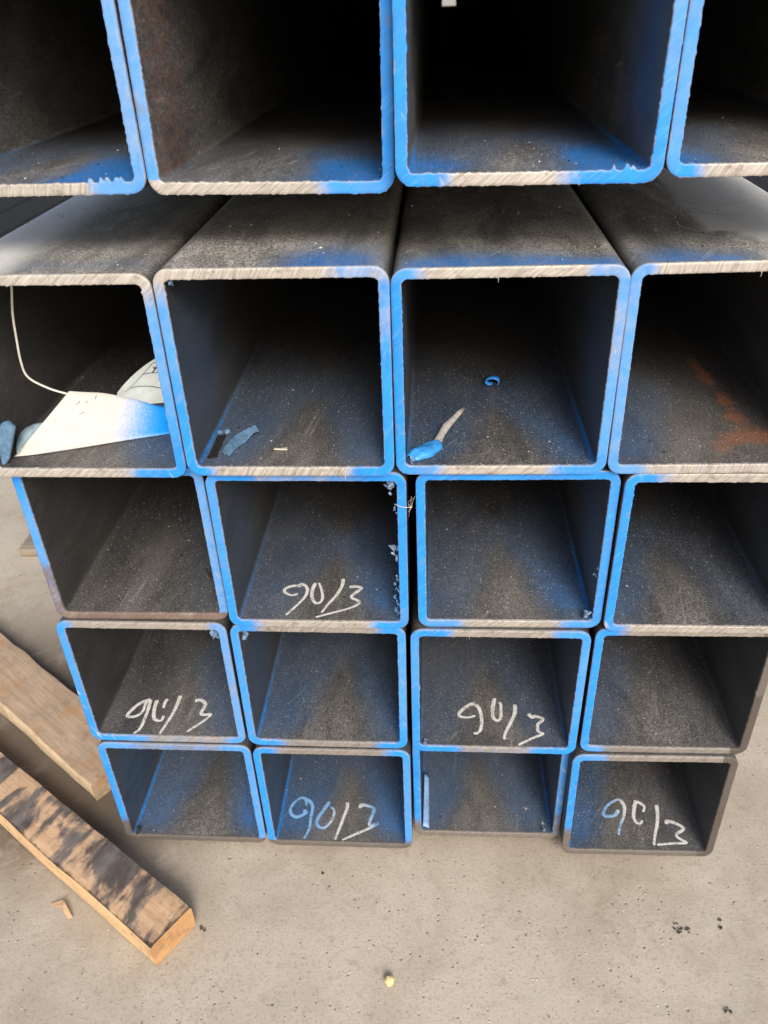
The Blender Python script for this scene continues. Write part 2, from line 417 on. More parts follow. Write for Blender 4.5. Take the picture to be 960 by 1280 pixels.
M_TUBE = mat_tube()
M_CUT = mat_cut()
M_CONC = mat_concrete()
M_WOOD_TOP = mat_wood("worn_timber_top", (.52, .325, .185), (.64, .43, .26), (.24, .15, .095), burnt=.92)
M_WOOD_SIDE = mat_wood("fresh_timber_side", (.66, .43, .22), (.78, .54, .30), (.38, .22, .10))
M_WOOD_END = mat_wood("fresh_timber_end", (.50, .275, .12), (.58, .34, .16), (.34, .17, .07), grain=(60, 18, 40))
M_BEAR = mat_wood("weathered_timber", (.37, .255, .160), (.50, .375, .255), (.42, .21, .085))
M_OLD = mat_wood("grey_old_timber", (.27, .22, .165), (.35, .29, .22), (.16, .125, .09))
M_BEAR_SIDE = mat_wood("split_timber_side", (.70, .53, .33), (.80, .64, .42), (.30, .18, .09))
M_PAPER = mat_plain("white_tag_paper", (.58, .56, .51), .75, 0, .05, 60, .3, painted=True, pcol=(.0, .27, .86), bump=.1)
M_PAPER_BACK = mat_plain("grey_tag_back", (.60, .65, .63), .6, 0, .12, 60, .4)
M_INK = mat_plain("tag_ink", (.045, .042, .05), .7, 0, .2, 200, .3)
M_CHALK = mat_chalk()
M_SCRIB = mat_plain("thin_chalk", (.50, .47, .41), .9, 0, .25, 500, .2)
M_WIRE = mat_plain("dull_tie_wire", (.62, .59, .53), .5, .2, .12, 300)
M_BLUEFLAKE = mat_plain("blue_painted_scrap", (.030, .235, .66), .38, 0, .18, 140)
M_BLUEGREY = mat_plain("grey_blue_scrap", (.085, .165, .265), .55, 0, .3, 160)
M_GREYFLAKE = mat_plain("pale_peeled_film", (.42, .40, .37), .55, 0, .2, 200)
M_BURR = mat_plain("bright_steel_burr", (.14, .21, .32), .5, .1, .5, 500)
M_SPARK = mat_plain("bright_steel_hair", (.75, .68, .58), .35, .4, .1, 400)
M_BLACK = mat_plain("black_swarf", (.022, .020, .019), .5, 0, .4, 300)
M_GRIT = mat_plain("grey_grit", (.22, .20, .175), .9, 0, .4, 300)
M_DARKGRIT = mat_plain("dark_grit", (.06, .052, .045), .9, 0, .4, 300)
M_PALEGRIT = mat_plain("pale_grit", (.60, .55, .45), .85, 0, .2, 300)
M_PEBBLE = mat_plain("yellow_pebble", (.72, .56, .27), .7, 0, .15, 200)

# ------------------------------------------------------------------ object helpers
def link(name, me, mats, parent=None, loc=None, rot=None):
    o = bpy.data.objects.new(name, me)
    COL.objects.link(o)
    for m in (mats if isinstance(mats, (list, tuple)) else [mats]):
        me.materials.append(m)
    if parent is not None:
        o.parent = parent
    if loc is not None:
        o.location = loc
    if rot is not None:
        o.rotation_euler = rot
    return o


def tag(o, label, cat, group=None):
    assert 4 <= len(label.split()) <= 16, (len(label.split()), label)
    o['label'] = label
    o['category'] = cat
    if group:
        o['group'] = group
    return o


def mesh_np(name, verts, faces, smooth=True, attrs=None, matidx=None):
    me = bpy.data.meshes.new(name)
    me.from_pydata([tuple(v) for v in np.asarray(verts, float)], [], [tuple(int(i) for i in f) for f in faces])
    if smooth:
        me.polygons.foreach_set('use_smooth', [True] * len(me.polygons))
    if attrs:
        for k, a in attrs.items():
            at = me.attributes.new(k, 'FLOAT', 'POINT')
            at.data.foreach_set('value', np.asarray(a, np.float32))
    if matidx is not None:
        me.polygons.foreach_set('material_index', matidx)
    me.update()
    return me


def perim(half, r, nside, ncor):
    """closed rounded square, counter-clockwise seen from the front (x right, z up)"""
    pts, nor = [], []
    c = half - r
    for cx, cz, a0 in ((c, -c, -90), (c, c, 0), (-c, c, 90), (-c, -c, 180)):
        for i in range(ncor + 1):
            a = math.radians(a0 + 90 * i / ncor)
            pts.append((cx + r * math.cos(a), cz + r * math.sin(a)))
            nor.append((math.cos(a), math.sin(a)))
        # straight side that follows this corner
        a = math.radians(a0 + 90)
        nx, nz = math.cos(a), math.sin(a)
        tx, tz = -nz, nx
        p0 = np.array(pts[-1])
        for i in range(1, nside):
            p = p0 + np.array((tx, tz)) * (2 * c) * i / nside
            pts.append(tuple(p)); nor.append((nx, nz))
    return np.array(pts), np.array(nor)


def sst(x, a, b):
    t = np.clip((x - a) / (b - a), 0, 1)
    return t * t * (3 - 2 * t)


def win(x, a, b, s=.06):
    return sst(x, a - s, a + s) * (1 - sst(x, b - s, b + s))


def stack_quads(n_rows, n, off=0, flip=False):
    fs = []
    for j in range(n_rows - 1):
        for i in range(n):
            k = (i + 1) % n
            q = (off + j * n + i, off + j * n + k, off + (j + 1) * n + k, off + (j + 1) * n + i)
            fs.append(q[::-1] if flip else q)
    return fs


DEP = np.concatenate([[.003], np.linspace(.008, .10, 17), np.linspace(.112, .36, 20), [.42, .5, .65, .9, 1.4, 2.5, 5, 8.5, LEN]])

# spray and dirt on each tube: ring = bare stretches (side, from, to, strength) on the cut edge,
# L / R = how much overspray reached the inside at that side, top = overspray on the outer top
SPEC = {
 (1,1): dict(ring=[('B',-1,.78,1),('R',.0,1,.30)], pale=[('B',.55,1,.7),('R',0,1,.75)], L=.55, R=.95, front=1, grit=.8, topdust=0),
 (1,2): dict(ring=[('B',-.1,.72,1),('L',0,1,.25)], pale=[('L',0,1,.75),('B',.7,1,.3)], L=.10, R=.85, front=1, grit=.8),
 (1,3): dict(ring=[('B',.20,.66,1),('R',.6,1,.3)], pale=[('R',.3,1,.55)], L=.55, R=1.0, front=1, grit=.9),
 (1,4): dict(ring=[('B',.13,1.2,1)], pale=[('L',0,1,.45)], L=.55, R=.0, front=1, grit=.7),
 (2,1): dict(ring=[('T',-.2,1.1,1),('R',.86,1.2,.8),('B',-.2,.74,1)], pale=[('R',.3,1.2,.6),('B',.7,.8,.2)], L=.0, R=.55, top=(.35,.95,.35,.022,.05), grit=1),
 (2,2): dict(ring=[('T',-.1,.78,1),('T',.78,1.1,.55),('L',.86,1.2,.8),('B',.12,.80,1),('R',.62,1.1,.45)], pale=[('L',.5,1.2,.55),('T',.7,1.1,.6)], L=.55, R=.55, top=(.52,.97,.8,.0,.06), grit=1),
 (2,3): dict(ring=[('T',.12,.84,1),('T',.84,1.2,.5),('B',.2,.76,.95),('R',.5,.9,.45)], pale=[('T',0,1,.5),('R',.1,1.1,.6),('B',.0,1,.25)], L=.45, R=.65, top=(.0,1.05,.8,.0,.045), grit=1.1),
 (2,4): dict(ring=[('T',.08,1.2,1),('L',.4,1,.25),('B',.16,1.2,.85)], pale=[('L',0,1.2,.7),('B',0,.5,.7)], L=.60, R=.0, top=(.02,.52,.75,.0,.045), rustB=.35, grit=1),
 (3,1): dict(ring=[('L',-.1,.40,.75),('B',-.2,1.2,1),('R',-.1,1,.2)], pale=[('L',.3,.8,.5),('R',0,1,.8),('B',.8,1.1,.7)], L=.0, R=.12, rustB=.75, dull=.35, grit=.9),
 (3,2): dict(ring=[('B',.14,.82,.95),('T',.2,.8,.5)], pale=[('L',.4,1,.25)], L=.40, R=.70, rustB=.25, grit=.8),
 (3,3): dict(ring=[('B',.22,.80,.9),('T',.3,.7,.3)], pale=[('B',.0,1,.45),('R',.0,1,.2)], L=.42, R=.75, rustB=.3, grit=1),
 (3,4): dict(ring=[('T',.16,1.2,1),('B',.12,1.2,1),('R',0,1,1)], pale=[('B',.0,.3,.3)], L=.55, R=.25, grit=.9),
 (4,1): dict(ring=[('T',.08,.92,1),('B',.35,.9,.75),('R',.2,1.1,.35)], pale=[('T',0,1,.5),('R',0,1.1,.6),('B',.2,1,.5),('L',.4,1,.2)], L=.05, R=.50, dull=.15, grit=.9),
 (4,2): dict(ring=[('T',.14,.86,.95),('B',.2,.82,.9)], pale=[('R',.2,1,.4),('L',0,1,.2)], L=.55, R=.60, dull=.35, grit=.7),
 (4,3): dict(ring=[('T',.22,.80,1),('B',.28,.74,.8)], pale=[('L',.5,1,.25),('R',.3,1,.35),('T',.6,1,.3)], L=.35, R=.40, dull=.2, rustB=.2, grit=.9),
 (4,4): dict(ring=[('T',.14,1.2,1),('B',.14,1.2,.95),('R',-.1,1.2,1)], pale=[('B',0,.4,.5)], L=.42, R=.05, dull=.45, grit=.9),
 (5,1): dict(ring=[('T',.2,.85,.6),('L',-.1,.24,.9),('B',-.1,1.1,1)], pale=[('T',0,1,.5),('R',0,1,.45)], L=.65, R=.80, dull=.8, grit=.7),
 (5,2): dict(ring=[('T',.14,.86,1),('B',-.1,1.1,1),('R',-.1,.1,.8)], pale=[('R',0,1,.3)], L=.70, R=.80, dull=.8, grit=.6),
 (5,3): dict(ring=[('B',-.1,1.1,1),('L',-.1,.18,.9),('R',-.1,.3,.7)], pale=[('R',.2,1,.4)], L=.60, R=.55, dull=.6, grit=.6),
 (5,4): dict(ring=[('T',.2,1.2,1),('B',-.1,1.2,1),('L',-.1,.28,.95),('R',-.1,1.2,1)], pale=[('T',.0,.3,.4)], L=.70, R=.08, dull=.75, grit=.8),
}

for q_, k_ in enumerate(sorted(SPEC)):
    SPEC[k_]['id'] = q_ + 1

HALF = S / 2
IH = HALF - TW


def inner_paint(x, z, nx, nz, d, sp):
    """density of overspray and painted-in light fans on the inner faces (x,z from the tube centre, d = depth from the cut)"""
    u = (x + IH) / (2 * IH)
    h = (z + IH) / (2 * IH)
    D = .150 + .022 * math.sin(sp['id'] * 2.3)
    u = u + .05 * math.sin(sp['id'] * 1.7) + .012 * np.sin(d * 70 + sp['id'])
    k = np.clip(d / D, 0, 2.2)
    floor = sst(-nz * -1, .3, .8)          # inner normal points in: floor has nz = +1
    # floor: overspray shaped into fans that paint in crossing light, meeting at depth D
    left = (1 - sst(u, .24 + .26 * k - .13, .24 + .26 * k + .10)) * (1 - sst(u, 1.10 - .50 * k - .10, 1.10 - .50 * k + .16))
    right = sst(u, .76 - .26 * k - .10, .76 - .26 * k + .13) * sst(u, -.10 + .50 * k - .16, -.10 + .50 * k + .10)
    fade = np.exp(-(d / .19) ** 2) * (.55 + .45 * sst(d, .0, .03))
    pf = (sp['L'] * left + sp['R'] * right) * fade
    fro = 0
    if sp.get('front'):
        fr = np.exp(-(d / .085) ** 2)
        fro = (fr * (sp['R'] * np.exp(-((u - .78) / .26) ** 2) + sp['L'] * np.exp(-((u - .0) / .2) ** 2)))
    walls = np.abs(nx)
    wh = sst(h, -.1, .25) * (1 - .75 * sst(h, .55, 1.0))
    wf = np.exp(-((d - .055) / .085) ** 2) * wh * .66
    wl = sst(nx, .3, .9) * sp['L'] * wf      # left wall has nx = +1
    wr = sst(-nx, .3, .9) * sp['R'] * wf
    # the fillets along the floor catch the most
    fil = sst(np.abs(nx), .15, .5) * sst(nz, .15, .5)
    ff = fil * np.where(x < 0, sp['L'], sp['R']) * np.exp(-(d / .20) ** 2) * .85
    return np.clip(pf * floor * .88 + fro * floor * .95 + wl + wr + ff, 0, 1)


def make_tube(key, yaw=0, pitch=0):
    x, y, z, a = TT[key]
    sp = SPEC[key]
    Po, No = perim(HALF, RO, 22, 5)
    Pi, Ni = perim(IH, RI, 22, 5)
    n = len(Po)
    nd = len(DEP)
    lean = .0
    V, paint, dust_and_light, rust, grit, sky_sheen = [], [], [], [], [], []  # paint also holds the light fans painted on the inner floors
    # outer
    for d in DEP:
        V.append(np.column_stack([Po[:, 0], np.full(n, d), Po[:, 1]]))
        up = sst(No[:, 1], .3, .95)
        u = (Po[:, 0] + HALF) / S
        p = np.zeros(n)
        if 'top' in sp:
            u0, u1, st, d0, d1 = sp['top']
            edge = d1 + .012 * np.sin(u * 5 + key[1] * 2) + .004 * np.sin(u * 17 + key[1])
            p = up * win(u, u0, u1, .12) * st * (1 - sst(d, edge * .25, edge * 1.5)) * (sst(d, d0 * .5, d0 + .006) if d0 else 1)
        paint.append(p)
        du = up * (.84 + .16 * sst(np.full(n, d), .02, .10))  # second-row top dust thickened to replace light missing under the upper bundle
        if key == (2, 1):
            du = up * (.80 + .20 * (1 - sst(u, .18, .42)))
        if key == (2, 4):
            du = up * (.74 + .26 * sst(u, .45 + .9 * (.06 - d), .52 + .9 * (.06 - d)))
        if key[0] != 2:
            du = up * .12
        dust_and_light.append(du); rust.append(np.zeros(n)); grit.append(up * .8)
        wo = np.zeros(n)  # bright patch of sky sheen put into the top's colour
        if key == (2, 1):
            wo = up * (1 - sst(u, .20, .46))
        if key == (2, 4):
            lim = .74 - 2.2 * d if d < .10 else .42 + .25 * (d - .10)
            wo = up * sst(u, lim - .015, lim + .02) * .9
        sky_sheen.append(wo)
    # inner
    for d in DEP:
        V.append(np.column_stack([Pi[:, 0], np.full(n, d), Pi[:, 1]]))
        nx, nz = -Ni[:, 0], -Ni[:, 1]
        dd = np.full(n, d)
        paint.append(inner_paint(Pi[:, 0], Pi[:, 1], nx, nz, dd, sp))
        fl = sst(nz, .3, .95)
        u = (Pi[:, 0] + IH) / (2 * IH)
        wl_ = sst(np.abs(nx), .5, .95) * (.07 if key[0] > 1 else .28)
        dust_and_light.append(wl_ + fl * (.035 + .30 * np.exp(-(d / .12) ** 2) * (.40 + .60 * np.exp(-((u - .5) / .28) ** 2))))  # floor dust peaks mid-mouth, painting in the brightest triangle of light
        if key[0] == 1:
            dust_and_light[-1] = dust_and_light[-1] + fl * .20 * np.exp(-(d / .16) ** 2)
        r = np.zeros(n)
        if key == (2, 4):   # rust blotches along the right of the floor
            for uu, dc, su, sd, st in ((.73, .330, .035, .05, .85), (.74, .240, .05, .030, 1.05), (.75, .195, .05, .022, 1.2), (.77, .140, .06, .022, 1.15), (.76, .098, .08, .018, 1.0), (.72, .055, .15, .020, 1.0), (.86, .060, .08, .03, .6), (.58, .032, .07, .018, .75), (.52, .008, .05, .012, .6)):
                r += fl * st * np.exp(-((u - uu) / su) ** 2 - ((d - dc) / sd) ** 2)
        if key == (1, 2):
            h = (Pi[:, 1] + IH) / (2 * IH)
            r += sst(nx, .5, .95) * .62 * np.exp(-((d - .05) / .12) ** 2) + fl * .45 * np.exp(-((u - .1) / .16) ** 2 - ((d - .03) / .05) ** 2)
        if key == (1, 3):
            h = (Pi[:, 1] + IH) / (2 * IH)
            r += sst(-nx, .5, .95) * .60 * np.exp(-((d - .07) / .06) ** 2)
        if key == (2, 1):
            r += sst(nx, .5, .95) * .38 * np.exp(-((d - .05) / .05) ** 2)
        rust.append(r)
        sky_sheen.append(np.zeros(n))
        grit.append((fl * .95 + .12) * sp['grit'])
    V = np.concatenate(V)
    F = stack_quads(nd, n, 0, True) + stack_quads(nd, n, nd * n, False)
    far0 = (nd - 1) * n
    for i in range(n):
        k = (i + 1) % n
        F.append((far0 + i, far0 + nd * n + i, far0 + nd * n + k, far0 + k)[::-1])
    me = mesh_np("square_tube", V, F, True, dict(paint=np.concatenate(paint), dust_and_light=np.clip(np.concatenate(dust_and_light), 0, 1), rust=np.concatenate(rust), grit=np.concatenate(grit), sky_sheen=np.concatenate(sky_sheen)))
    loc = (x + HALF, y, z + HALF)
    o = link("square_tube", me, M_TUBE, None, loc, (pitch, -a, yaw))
    # the sawn end: a ring of its own, 3 mm deep with a ragged inner lip
    NS, NC = 110, 12
    Po, No = perim(HALF, RO, NS, NC)
    Pi, Ni = perim(IH, RI, NS, NC)
    n = len(Po)
    seed = key[0] * 7.3 + key[1] * 3.1
    ns = lambda q, s, k: noise.noise(Vector((q[0] * s, q[1] * s, seed + k)))
    jag = np.array([max(0, ns(q, 330, 0)) * .0011 + max(0, ns(q, 700, 5)) * .0009 for q in Pi])
    # longer drips of burr along the lower lip of the top row
    if key in ((1, 1), (1, 3)):
        spots = (.795, .845, .872, .914, .935) if key == (1, 1) else (.850, .905, .930)
        u = (Pi[:, 0] + IH) / (2 * IH)
        for s_ in spots:
            hgt = .0062 * (.7 + .5 * random.random())
            jag += np.where(Pi[:, 1] < -IH + .004, np.clip(1 - np.abs(u - s_) / (.010 + .012 * random.random()), 0, 1) ** 1.4 * hgt, 0)
    outw = np.array([ns(q, 520, 9) for q in Po])
    outw = np.where(Po[:, 1] < -HALF + .002, np.clip(outw, 0, 1) * .0010, np.clip(outw, 0, 1) * .0003)
    if key[0] == 1:
        outw *= 1.6
    Vr, P, PA, RU, DU, ED = [], [], [], [], [], []
    lay = [(0.0, .003), (0.0, .0004), (.06, .0), (.3, .0), (.55, .0), (.8, .0), (.94, .0), (1.0, .0004), (1.0, .0032)]
    for t, dy in lay:
        q = Po * (1 - t) + Pi * t
        q = q + No * outw[:, None] * max(0, 1 - t * 2) - Ni * jag[:, None] * max(0, 2 * t - 1)
        yy = dy + np.array([ns(p_, 60, 3) for p_ in q]) * .0003 * (1 if dy < .003 else 0)
        Vr.append(np.column_stack([q[:, 0], yy, q[:, 1]]))
        u = (q[:, 0] + HALF) / S; h = (q[:, 1] + HALF) / S
        b = np.zeros(n); pa = np.zeros(n)
        def side_mask(sd):
            w = TW / S
            if sd == 'T': return sst(h, 1 - 1.5 * w, 1 - 1.1 * w), u
            if sd == 'B': return 1 - sst(h, 1.1 * w, 1.5 * w), u
            if sd == 'L': return 1 - sst(u, 1.1 * w, 1.5 * w), h
            return sst(u, 1 - 1.5 * w, 1 - 1.1 * w), h
        for sd, a0, a1, st in sp['ring']:
            m, c_ = side_mask(sd)
            b = np.maximum(b, m * win(c_, a0, a1, .10) * st)
        for sd, a0, a1, st in sp['pale']:
            m, c_ = side_mask(sd)
            pa = np.maximum(pa, m * win(c_, a0, a1, .15) * st)
        P.append(1 - b); PA.append(pa); ED.append(np.full(n, abs(2 * t - 1) ** 3))
        RU.append(np.where(h < .5, sp.get('rustB', .08), .05))
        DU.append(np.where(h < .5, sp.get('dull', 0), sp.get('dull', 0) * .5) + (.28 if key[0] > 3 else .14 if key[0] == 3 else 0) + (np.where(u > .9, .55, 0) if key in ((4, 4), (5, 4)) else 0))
    nl = len(lay)
    F = stack_quads(nl, n, 0, False)
    me = mesh_np("cut_face", np.concatenate(Vr), F, True, dict(paint=np.concatenate(P), pale=np.concatenate(PA), rust=np.concatenate(RU), dull=np.concatenate(DU), edge=np.concatenate(ED)))
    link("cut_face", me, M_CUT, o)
    return o


# ------------------------------------------------------------------ setting: concrete ground
def ground():
    bm = bmesh.new()
    R = 220.0
    # finely cut where the camera looks, coarse to the horizon
    xs = [-R, -40, -8] + list(np.linspace(-2.2, 1.6, 77)) + [8, 40, R]
    ys = [-R, -40, -8] + list(np.linspace(-.6, 1.8, 49)) + [8, 40, R]
    vv = []
    for yy in ys:
        row = []
        for xx in xs:
            hh = 0
            if abs(xx) < 2.3 and -.7 < yy < 1.9:
                hh = noise.fractal(Vector((xx * 2.2, yy * 2.2, 3.0)), 1.0, 2.0, 4) * .0016 - .001
            row.append(bm.verts.new((xx, yy, G + hh)))
        vv.append(row)
    for j in range(len(ys) - 1):
        for i in range(len(xs) - 1):
            bm.faces.new((vv[j][i], vv[j][i + 1], vv[j + 1][i + 1], vv[j + 1][i]))
    me = bpy.data.meshes.new("ground")
    bm.to_mesh(me); bm.free()
    me.polygons.foreach_set('use_smooth', [True] * len(me.polygons))
    o = link("ground", me, M_CONC)
    o['kind'] = 'structure'
ground()

# ------------------------------------------------------------------ timbers
def timber(name, p_end, ang, length, w, h, zb, mats, rag=.0012, scorch=True, slant=0.0, chamfer=0.0):
    """p_end = ground point of the end's front corner; runs along ang (radians); top, sides, end get their own wood"""
    nx, ny, nz = max(12, int(length / .012)), 8, 5
    bm = bmesh.new()
    lay = bm.verts.layers.float.new('scorch')
    def P(i, j, k):
        x = length * i / nx; yv = w * j / ny; z = h * k / nz
        x += slant * (yv / w) * (1 - i / nx)
        s = 3.0 + length * 7
        d = Vector((noise.noise(Vector((x * 30, yv * 30, z * 30 + s))), noise.noise(Vector((x * 16, yv * 40, z * 40 + s + 9))), noise.noise(Vector((x * 22, yv * 22, z * 30 + s + 19))))) * rag
        edge = (j in (0, ny)) and (k in (0, nz))
        if edge:
            yv += (.0012 if j == 0 else -.0012); z += (.0012 if k == 0 else -.0012)
            d *= 1.6
        if chamfer and j == ny and i == 0:
            x += chamfer
        if i == 0:
            d.x *= .4
        return Vector((x, yv, z)) + d
    cache = {}
    def vert(i, j, k):
        key = (i, j, k)
        if key not in cache:
            v = bm.verts.new(P(i, j, k))
            v[lay] = 0.0
            if k == nz:
                v[lay] = max(math.exp(-(length * i / nx / .012) ** 2) * .75, .75 * math.exp(-((w - w * j / ny) / .006) ** 2))
            cache[key] = v
        return cache[key]
    def quad(a, b, c, d, mi):
        f = bm.faces.new((vert(*a), vert(*b), vert(*c), vert(*d)))
        f.material_index = mi; f.smooth = True
    for i in range(nx):
        for j in range(ny):
            quad((i, j, nz), (i + 1, j, nz), (i + 1, j + 1, nz), (i, j + 1, nz), 0)
            quad((i, j, 0), (i, j + 1, 0), (i + 1, j + 1, 0), (i + 1, j, 0), 1)
        for k in range(nz):
            quad((i, 0, k), (i + 1, 0, k), (i + 1, 0, k + 1), (i, 0, k + 1), 1)
            quad((i, ny, k), (i, ny, k + 1), (i + 1, ny, k + 1), (i + 1, ny, k), 1)
    for j in range(ny):
        for k in range(nz):
            quad((0, j, k), (0, j, k + 1), (0, j + 1, k + 1), (0, j + 1, k), 2)
            quad((nx, j, k), (nx, j + 1, k), (nx, j + 1, k + 1), (nx, j, k + 1), 2)
    for e in bm.edges:
        if len(e.link_faces) == 2 and e.link_faces[0].material_index != e.link_faces[1].material_index:
            e.smooth = False
        elif len(e.link_faces) == 2 and e.calc_face_angle(0) > .8:
            e.smooth = False
    bmesh.ops.recalc_face_normals(bm, faces=bm.faces)
    me = bpy.data.meshes.new(name)
    bm.to_mesh(me); bm.free()
    return link(name, me, mats, None, (p_end[0], p_end[1], zb), (0, 0, ang))

# the timber in front: end corners measured on the ground, runs up and to the left
A_F = math.radians(180 - 33.2)
# local +y of a timber rotated by ~147 deg points down-left, so start from the rear corner
t1 = timber("timber_block", (-.2824, -.1067), A_F, .62, .067, .042, G, [M_WOOD_TOP, M_WOOD_SIDE, M_WOOD_END], slant=0.0, chamfer=.0)
tag(t1, "short timber with orange sawn end and black smears across its top, nearest the camera", "timber", "timbers lying on the concrete")
t2 = timber("timber_block", (-.430, .150), math.radians(180 - 36.5), .75, .092, .040, G, [M_BEAR, M_BEAR_SIDE, M_BEAR], rag=.0020, slant=.0)
tag(t2, "wide weathered tan timber lying behind the black smeared one, beside the stack", "timber", "timbers lying on the concrete")
t3 = timber("bearer", (-.885, .70), 0, 1.75, .095, -G - .0012, G, [M_OLD, M_OLD, M_OLD], rag=.0003)
tag(t3, "thin wooden bearer poking out from under the stack far back on the left", "timber", "bearers under the tubes")
GAP = .861 - .8085
b_ = timber("bearer", (-.41, .62), 0, .82, .07, GAP - .001 - .0052 * .62, .8087, [M_BEAR, M_BEAR_SIDE, M_BEAR], rag=.0003)
tag(b_, "wooden bearer in the dark gap between the upper bundle and the row below", "timber", "bearers under the tubes")

# ------------------------------------------------------------------ the tubes
LAB = {
 (1,1): "upper bundle tube cut off by the left picture edge, sawtooth burrs beside its right corner",
 (1,2): "upper bundle tube with rusty brown left inner wall and mostly bare lower lip",
 (1,3): "upper bundle tube rimmed bright blue with a speck of daylight at its far end",
 (1,4): "upper bundle tube cut off by the right picture edge",
 (2,1): "tube holding the crumpled white paper tag and tie wire",
 (2,2): "tube with a curled blue shaving and a flat black one on its floor",
 (2,3): "tube with a shiny blue flake trailing a pale tail in its corner",
 (2,4): "tube with orange rust blotches along its floor and faint scribbles on its top",
 (3,1): "unmarked tube under the paper tag tube, its rim turning brown at the left",
 (3,2): "tube marked 90/3 with metal burrs hanging inside its right wall",
 (3,3): "unmarked blue rimmed tube right of the dark gap, metal burr in its lower right corner",
 (3,4): "unmarked tube below the rust blotched tube, bright blue left edge and bare lips",
 (4,1): "leftmost tube marked 90/3, just above the lowest row",
 (4,2): "unmarked tube wedged between two 90/3 tubes in the second lowest row",
 (4,3): "tube marked 90/3 above the tube holding the pale blue strip",
 (4,4): "unmarked tube with a bare brown right edge, directly above the rightmost marked tube",
 (5,1): "unmarked tube at the left end of the lowest row, next to the timbers",
 (5,2): "lowest row tube with 90/3 in bluish paint, between two unmarked tubes",
 (5,3): "lowest row tube set back under its neighbour with a pale blue strip inside",
 (5,4): "lowest row tube at the right end with 90/3 written and brown right edge",
}
TUBE = {}
for key in sorted(TT):
    top = key[0] == 1
    o = make_tube(key, math.radians(-.40) if top else 0, math.radians(-.30) if top else 0)
    tag(o, LAB[key], "steel tube", "square steel tubes of the upper bundle" if top else "square steel tubes of the lower stack")
    TUBE[key] = o

# tubes lying on the ground far behind, seen as dark slivers beside the stack
def plain_tube_mesh():
    Po, No = perim(HALF, RO, 3, 4)
    Pi, Ni = perim(IH, RI, 3, 4)
    n = len(Po); V = []
    for P_, d in ((Po, 0), (Po, 9.0), (Pi, 9.0), (Pi, 0)):
        V.append(np.column_stack([P_[:, 0], np.full(n, d), P_[:, 1]]))
    V = np.concatenate(V)
    F = stack_quads(4, n, 0, True)
    F += [(3 * n + i, 3 * n + (i + 1) % n, (i + 1) % n, i)[::-1] for i in range(n)]
    z0 = np.zeros(len(V))
    return mesh_np("far_tube", V, F, False, dict(paint=z0, dust_and_light=z0, rust=z0, grit=z0))
ft = plain_tube_mesh()
ft.materials.append(mat_plain("shaded_mill_scale", (.018, .017, .016), .8, 0, .3, 30, .2))  # mill scale darkened to put a further stack's shade into the colour
for i in range(6):
    o = bpy.data.objects.new("far_tube", ft); COL.objects.link(o)
    o.location = (-2.55 + i * .204, 1.95 + .05 * ((i * 7) % 4), G + HALF + .001)
    tag(o, "dark steel tube lying on the ground beyond the stack's left side", "steel tube", "dark tubes lying beyond the stack on the left")
for i in range(5):
    o = bpy.data.objects.new("far_tube", ft); COL.objects.link(o)
    o.location = (1.15 + i * .204, 1.95 + .05 * ((i * 5) % 3), G + HALF + .001)
    tag(o, "dark steel tube lying on the ground beyond the stack's right side", "steel tube", "dark tubes lying beyond the stack on the right")

# ------------------------------------------------------------------ paint marker writing
def smooth_line(pts, n=6):
    P_ = [Vector((p[0], p[1], 0)) for p in pts]
    if len(P_) < 3:
        return P_
    out = []
    for i in range(len(P_) - 1):
        p0 = P_[max(i - 1, 0)]; p1 = P_[i]; p2 = P_[i + 1]; p3 = P_[min(i + 2, len(P_) - 1)]
        for s in range(n):
            t = s / n
            out.append(.5 * ((2 * p1) + (p2 - p0) * t + (2 * p0 - 5 * p1 + 4 * p2 - p3) * t * t + (3 * p1 - p0 - 3 * p2 + p3) * t ** 3))
    out.append(P_[-1])
    return out


def stroke_mesh(name, strokes, width, z, paintf=None, taper=.55, th=.00035):
    V, F, PA = [], [], []
    for q, st in enumerate(strokes):
        L = smooth_line(st)
        m = len(L)
        base = len(V)
        for i, p in enumerate(L):
            tdir = (L[min(i + 1, m - 1)] - L[max(i - 1, 0)])
            tdir = tdir.normalized() if tdir.length > 1e-9 else Vector((1, 0, 0))
            nr = Vector((-tdir.y, tdir.x, 0))
            t = i / max(1, m - 1)
            w = width * (1.12 - (1 - taper) * t + .16 * noise.noise(Vector((p.x * 220, p.y * 220, q + 2.0)))) * .5
            if i in (0, m - 1):
                w *= .7
            for s in (-1, -.5, .5, 1):
                c = p + nr * w * s
                V.append((c.x, c.y, z + (.0002 if abs(s) == 1 else th) + q * .00004))
                PA.append(paintf(c.x, c.y) if paintf else 0)
        for i in range(m - 1):
            for s in range(3):
                a = base + i * 4 + s
                F.append((a, a + 4, a + 5, a + 1))
    return mesh_np(name, V, F, True, dict(paint=PA))

for key, glyphs in CHALK.items():
    sp = SPEC[key]
    def pf(x, y, sp=sp, key=key):
        v = inner_paint(np.array([x]), np.array([-IH]), np.array([0.]), np.array([1.]), np.array([max(y, .004)]), sp)[0]
        if key == (5, 2):
            return .25 + 1.0 * v + .35 * (1 - sst(x, -.04, .02))
        if key == (5, 4):
            return .7 * v + .6 * (1 - sst(x, -.02, .016))
        return v * .75
    for gi, g in enumerate(glyphs):
        nm = "painted_slash" if gi == 2 else "painted_digit"
        g2 = [[(p[0], max(p[1], .0045)) for p in st] for st in g]
        me = stroke_mesh(nm, g2, .0047 if key[0] != 3 else .0041, -IH, pf)
        link(nm, me, M_CHALK, TUBE[key])

me = stroke_mesh("chalk_scribble", SCRIB, .0013, HALF, None, .8, .0003)
link("chalk_scribble", me, M_SCRIB, TUBE[(2, 4)])

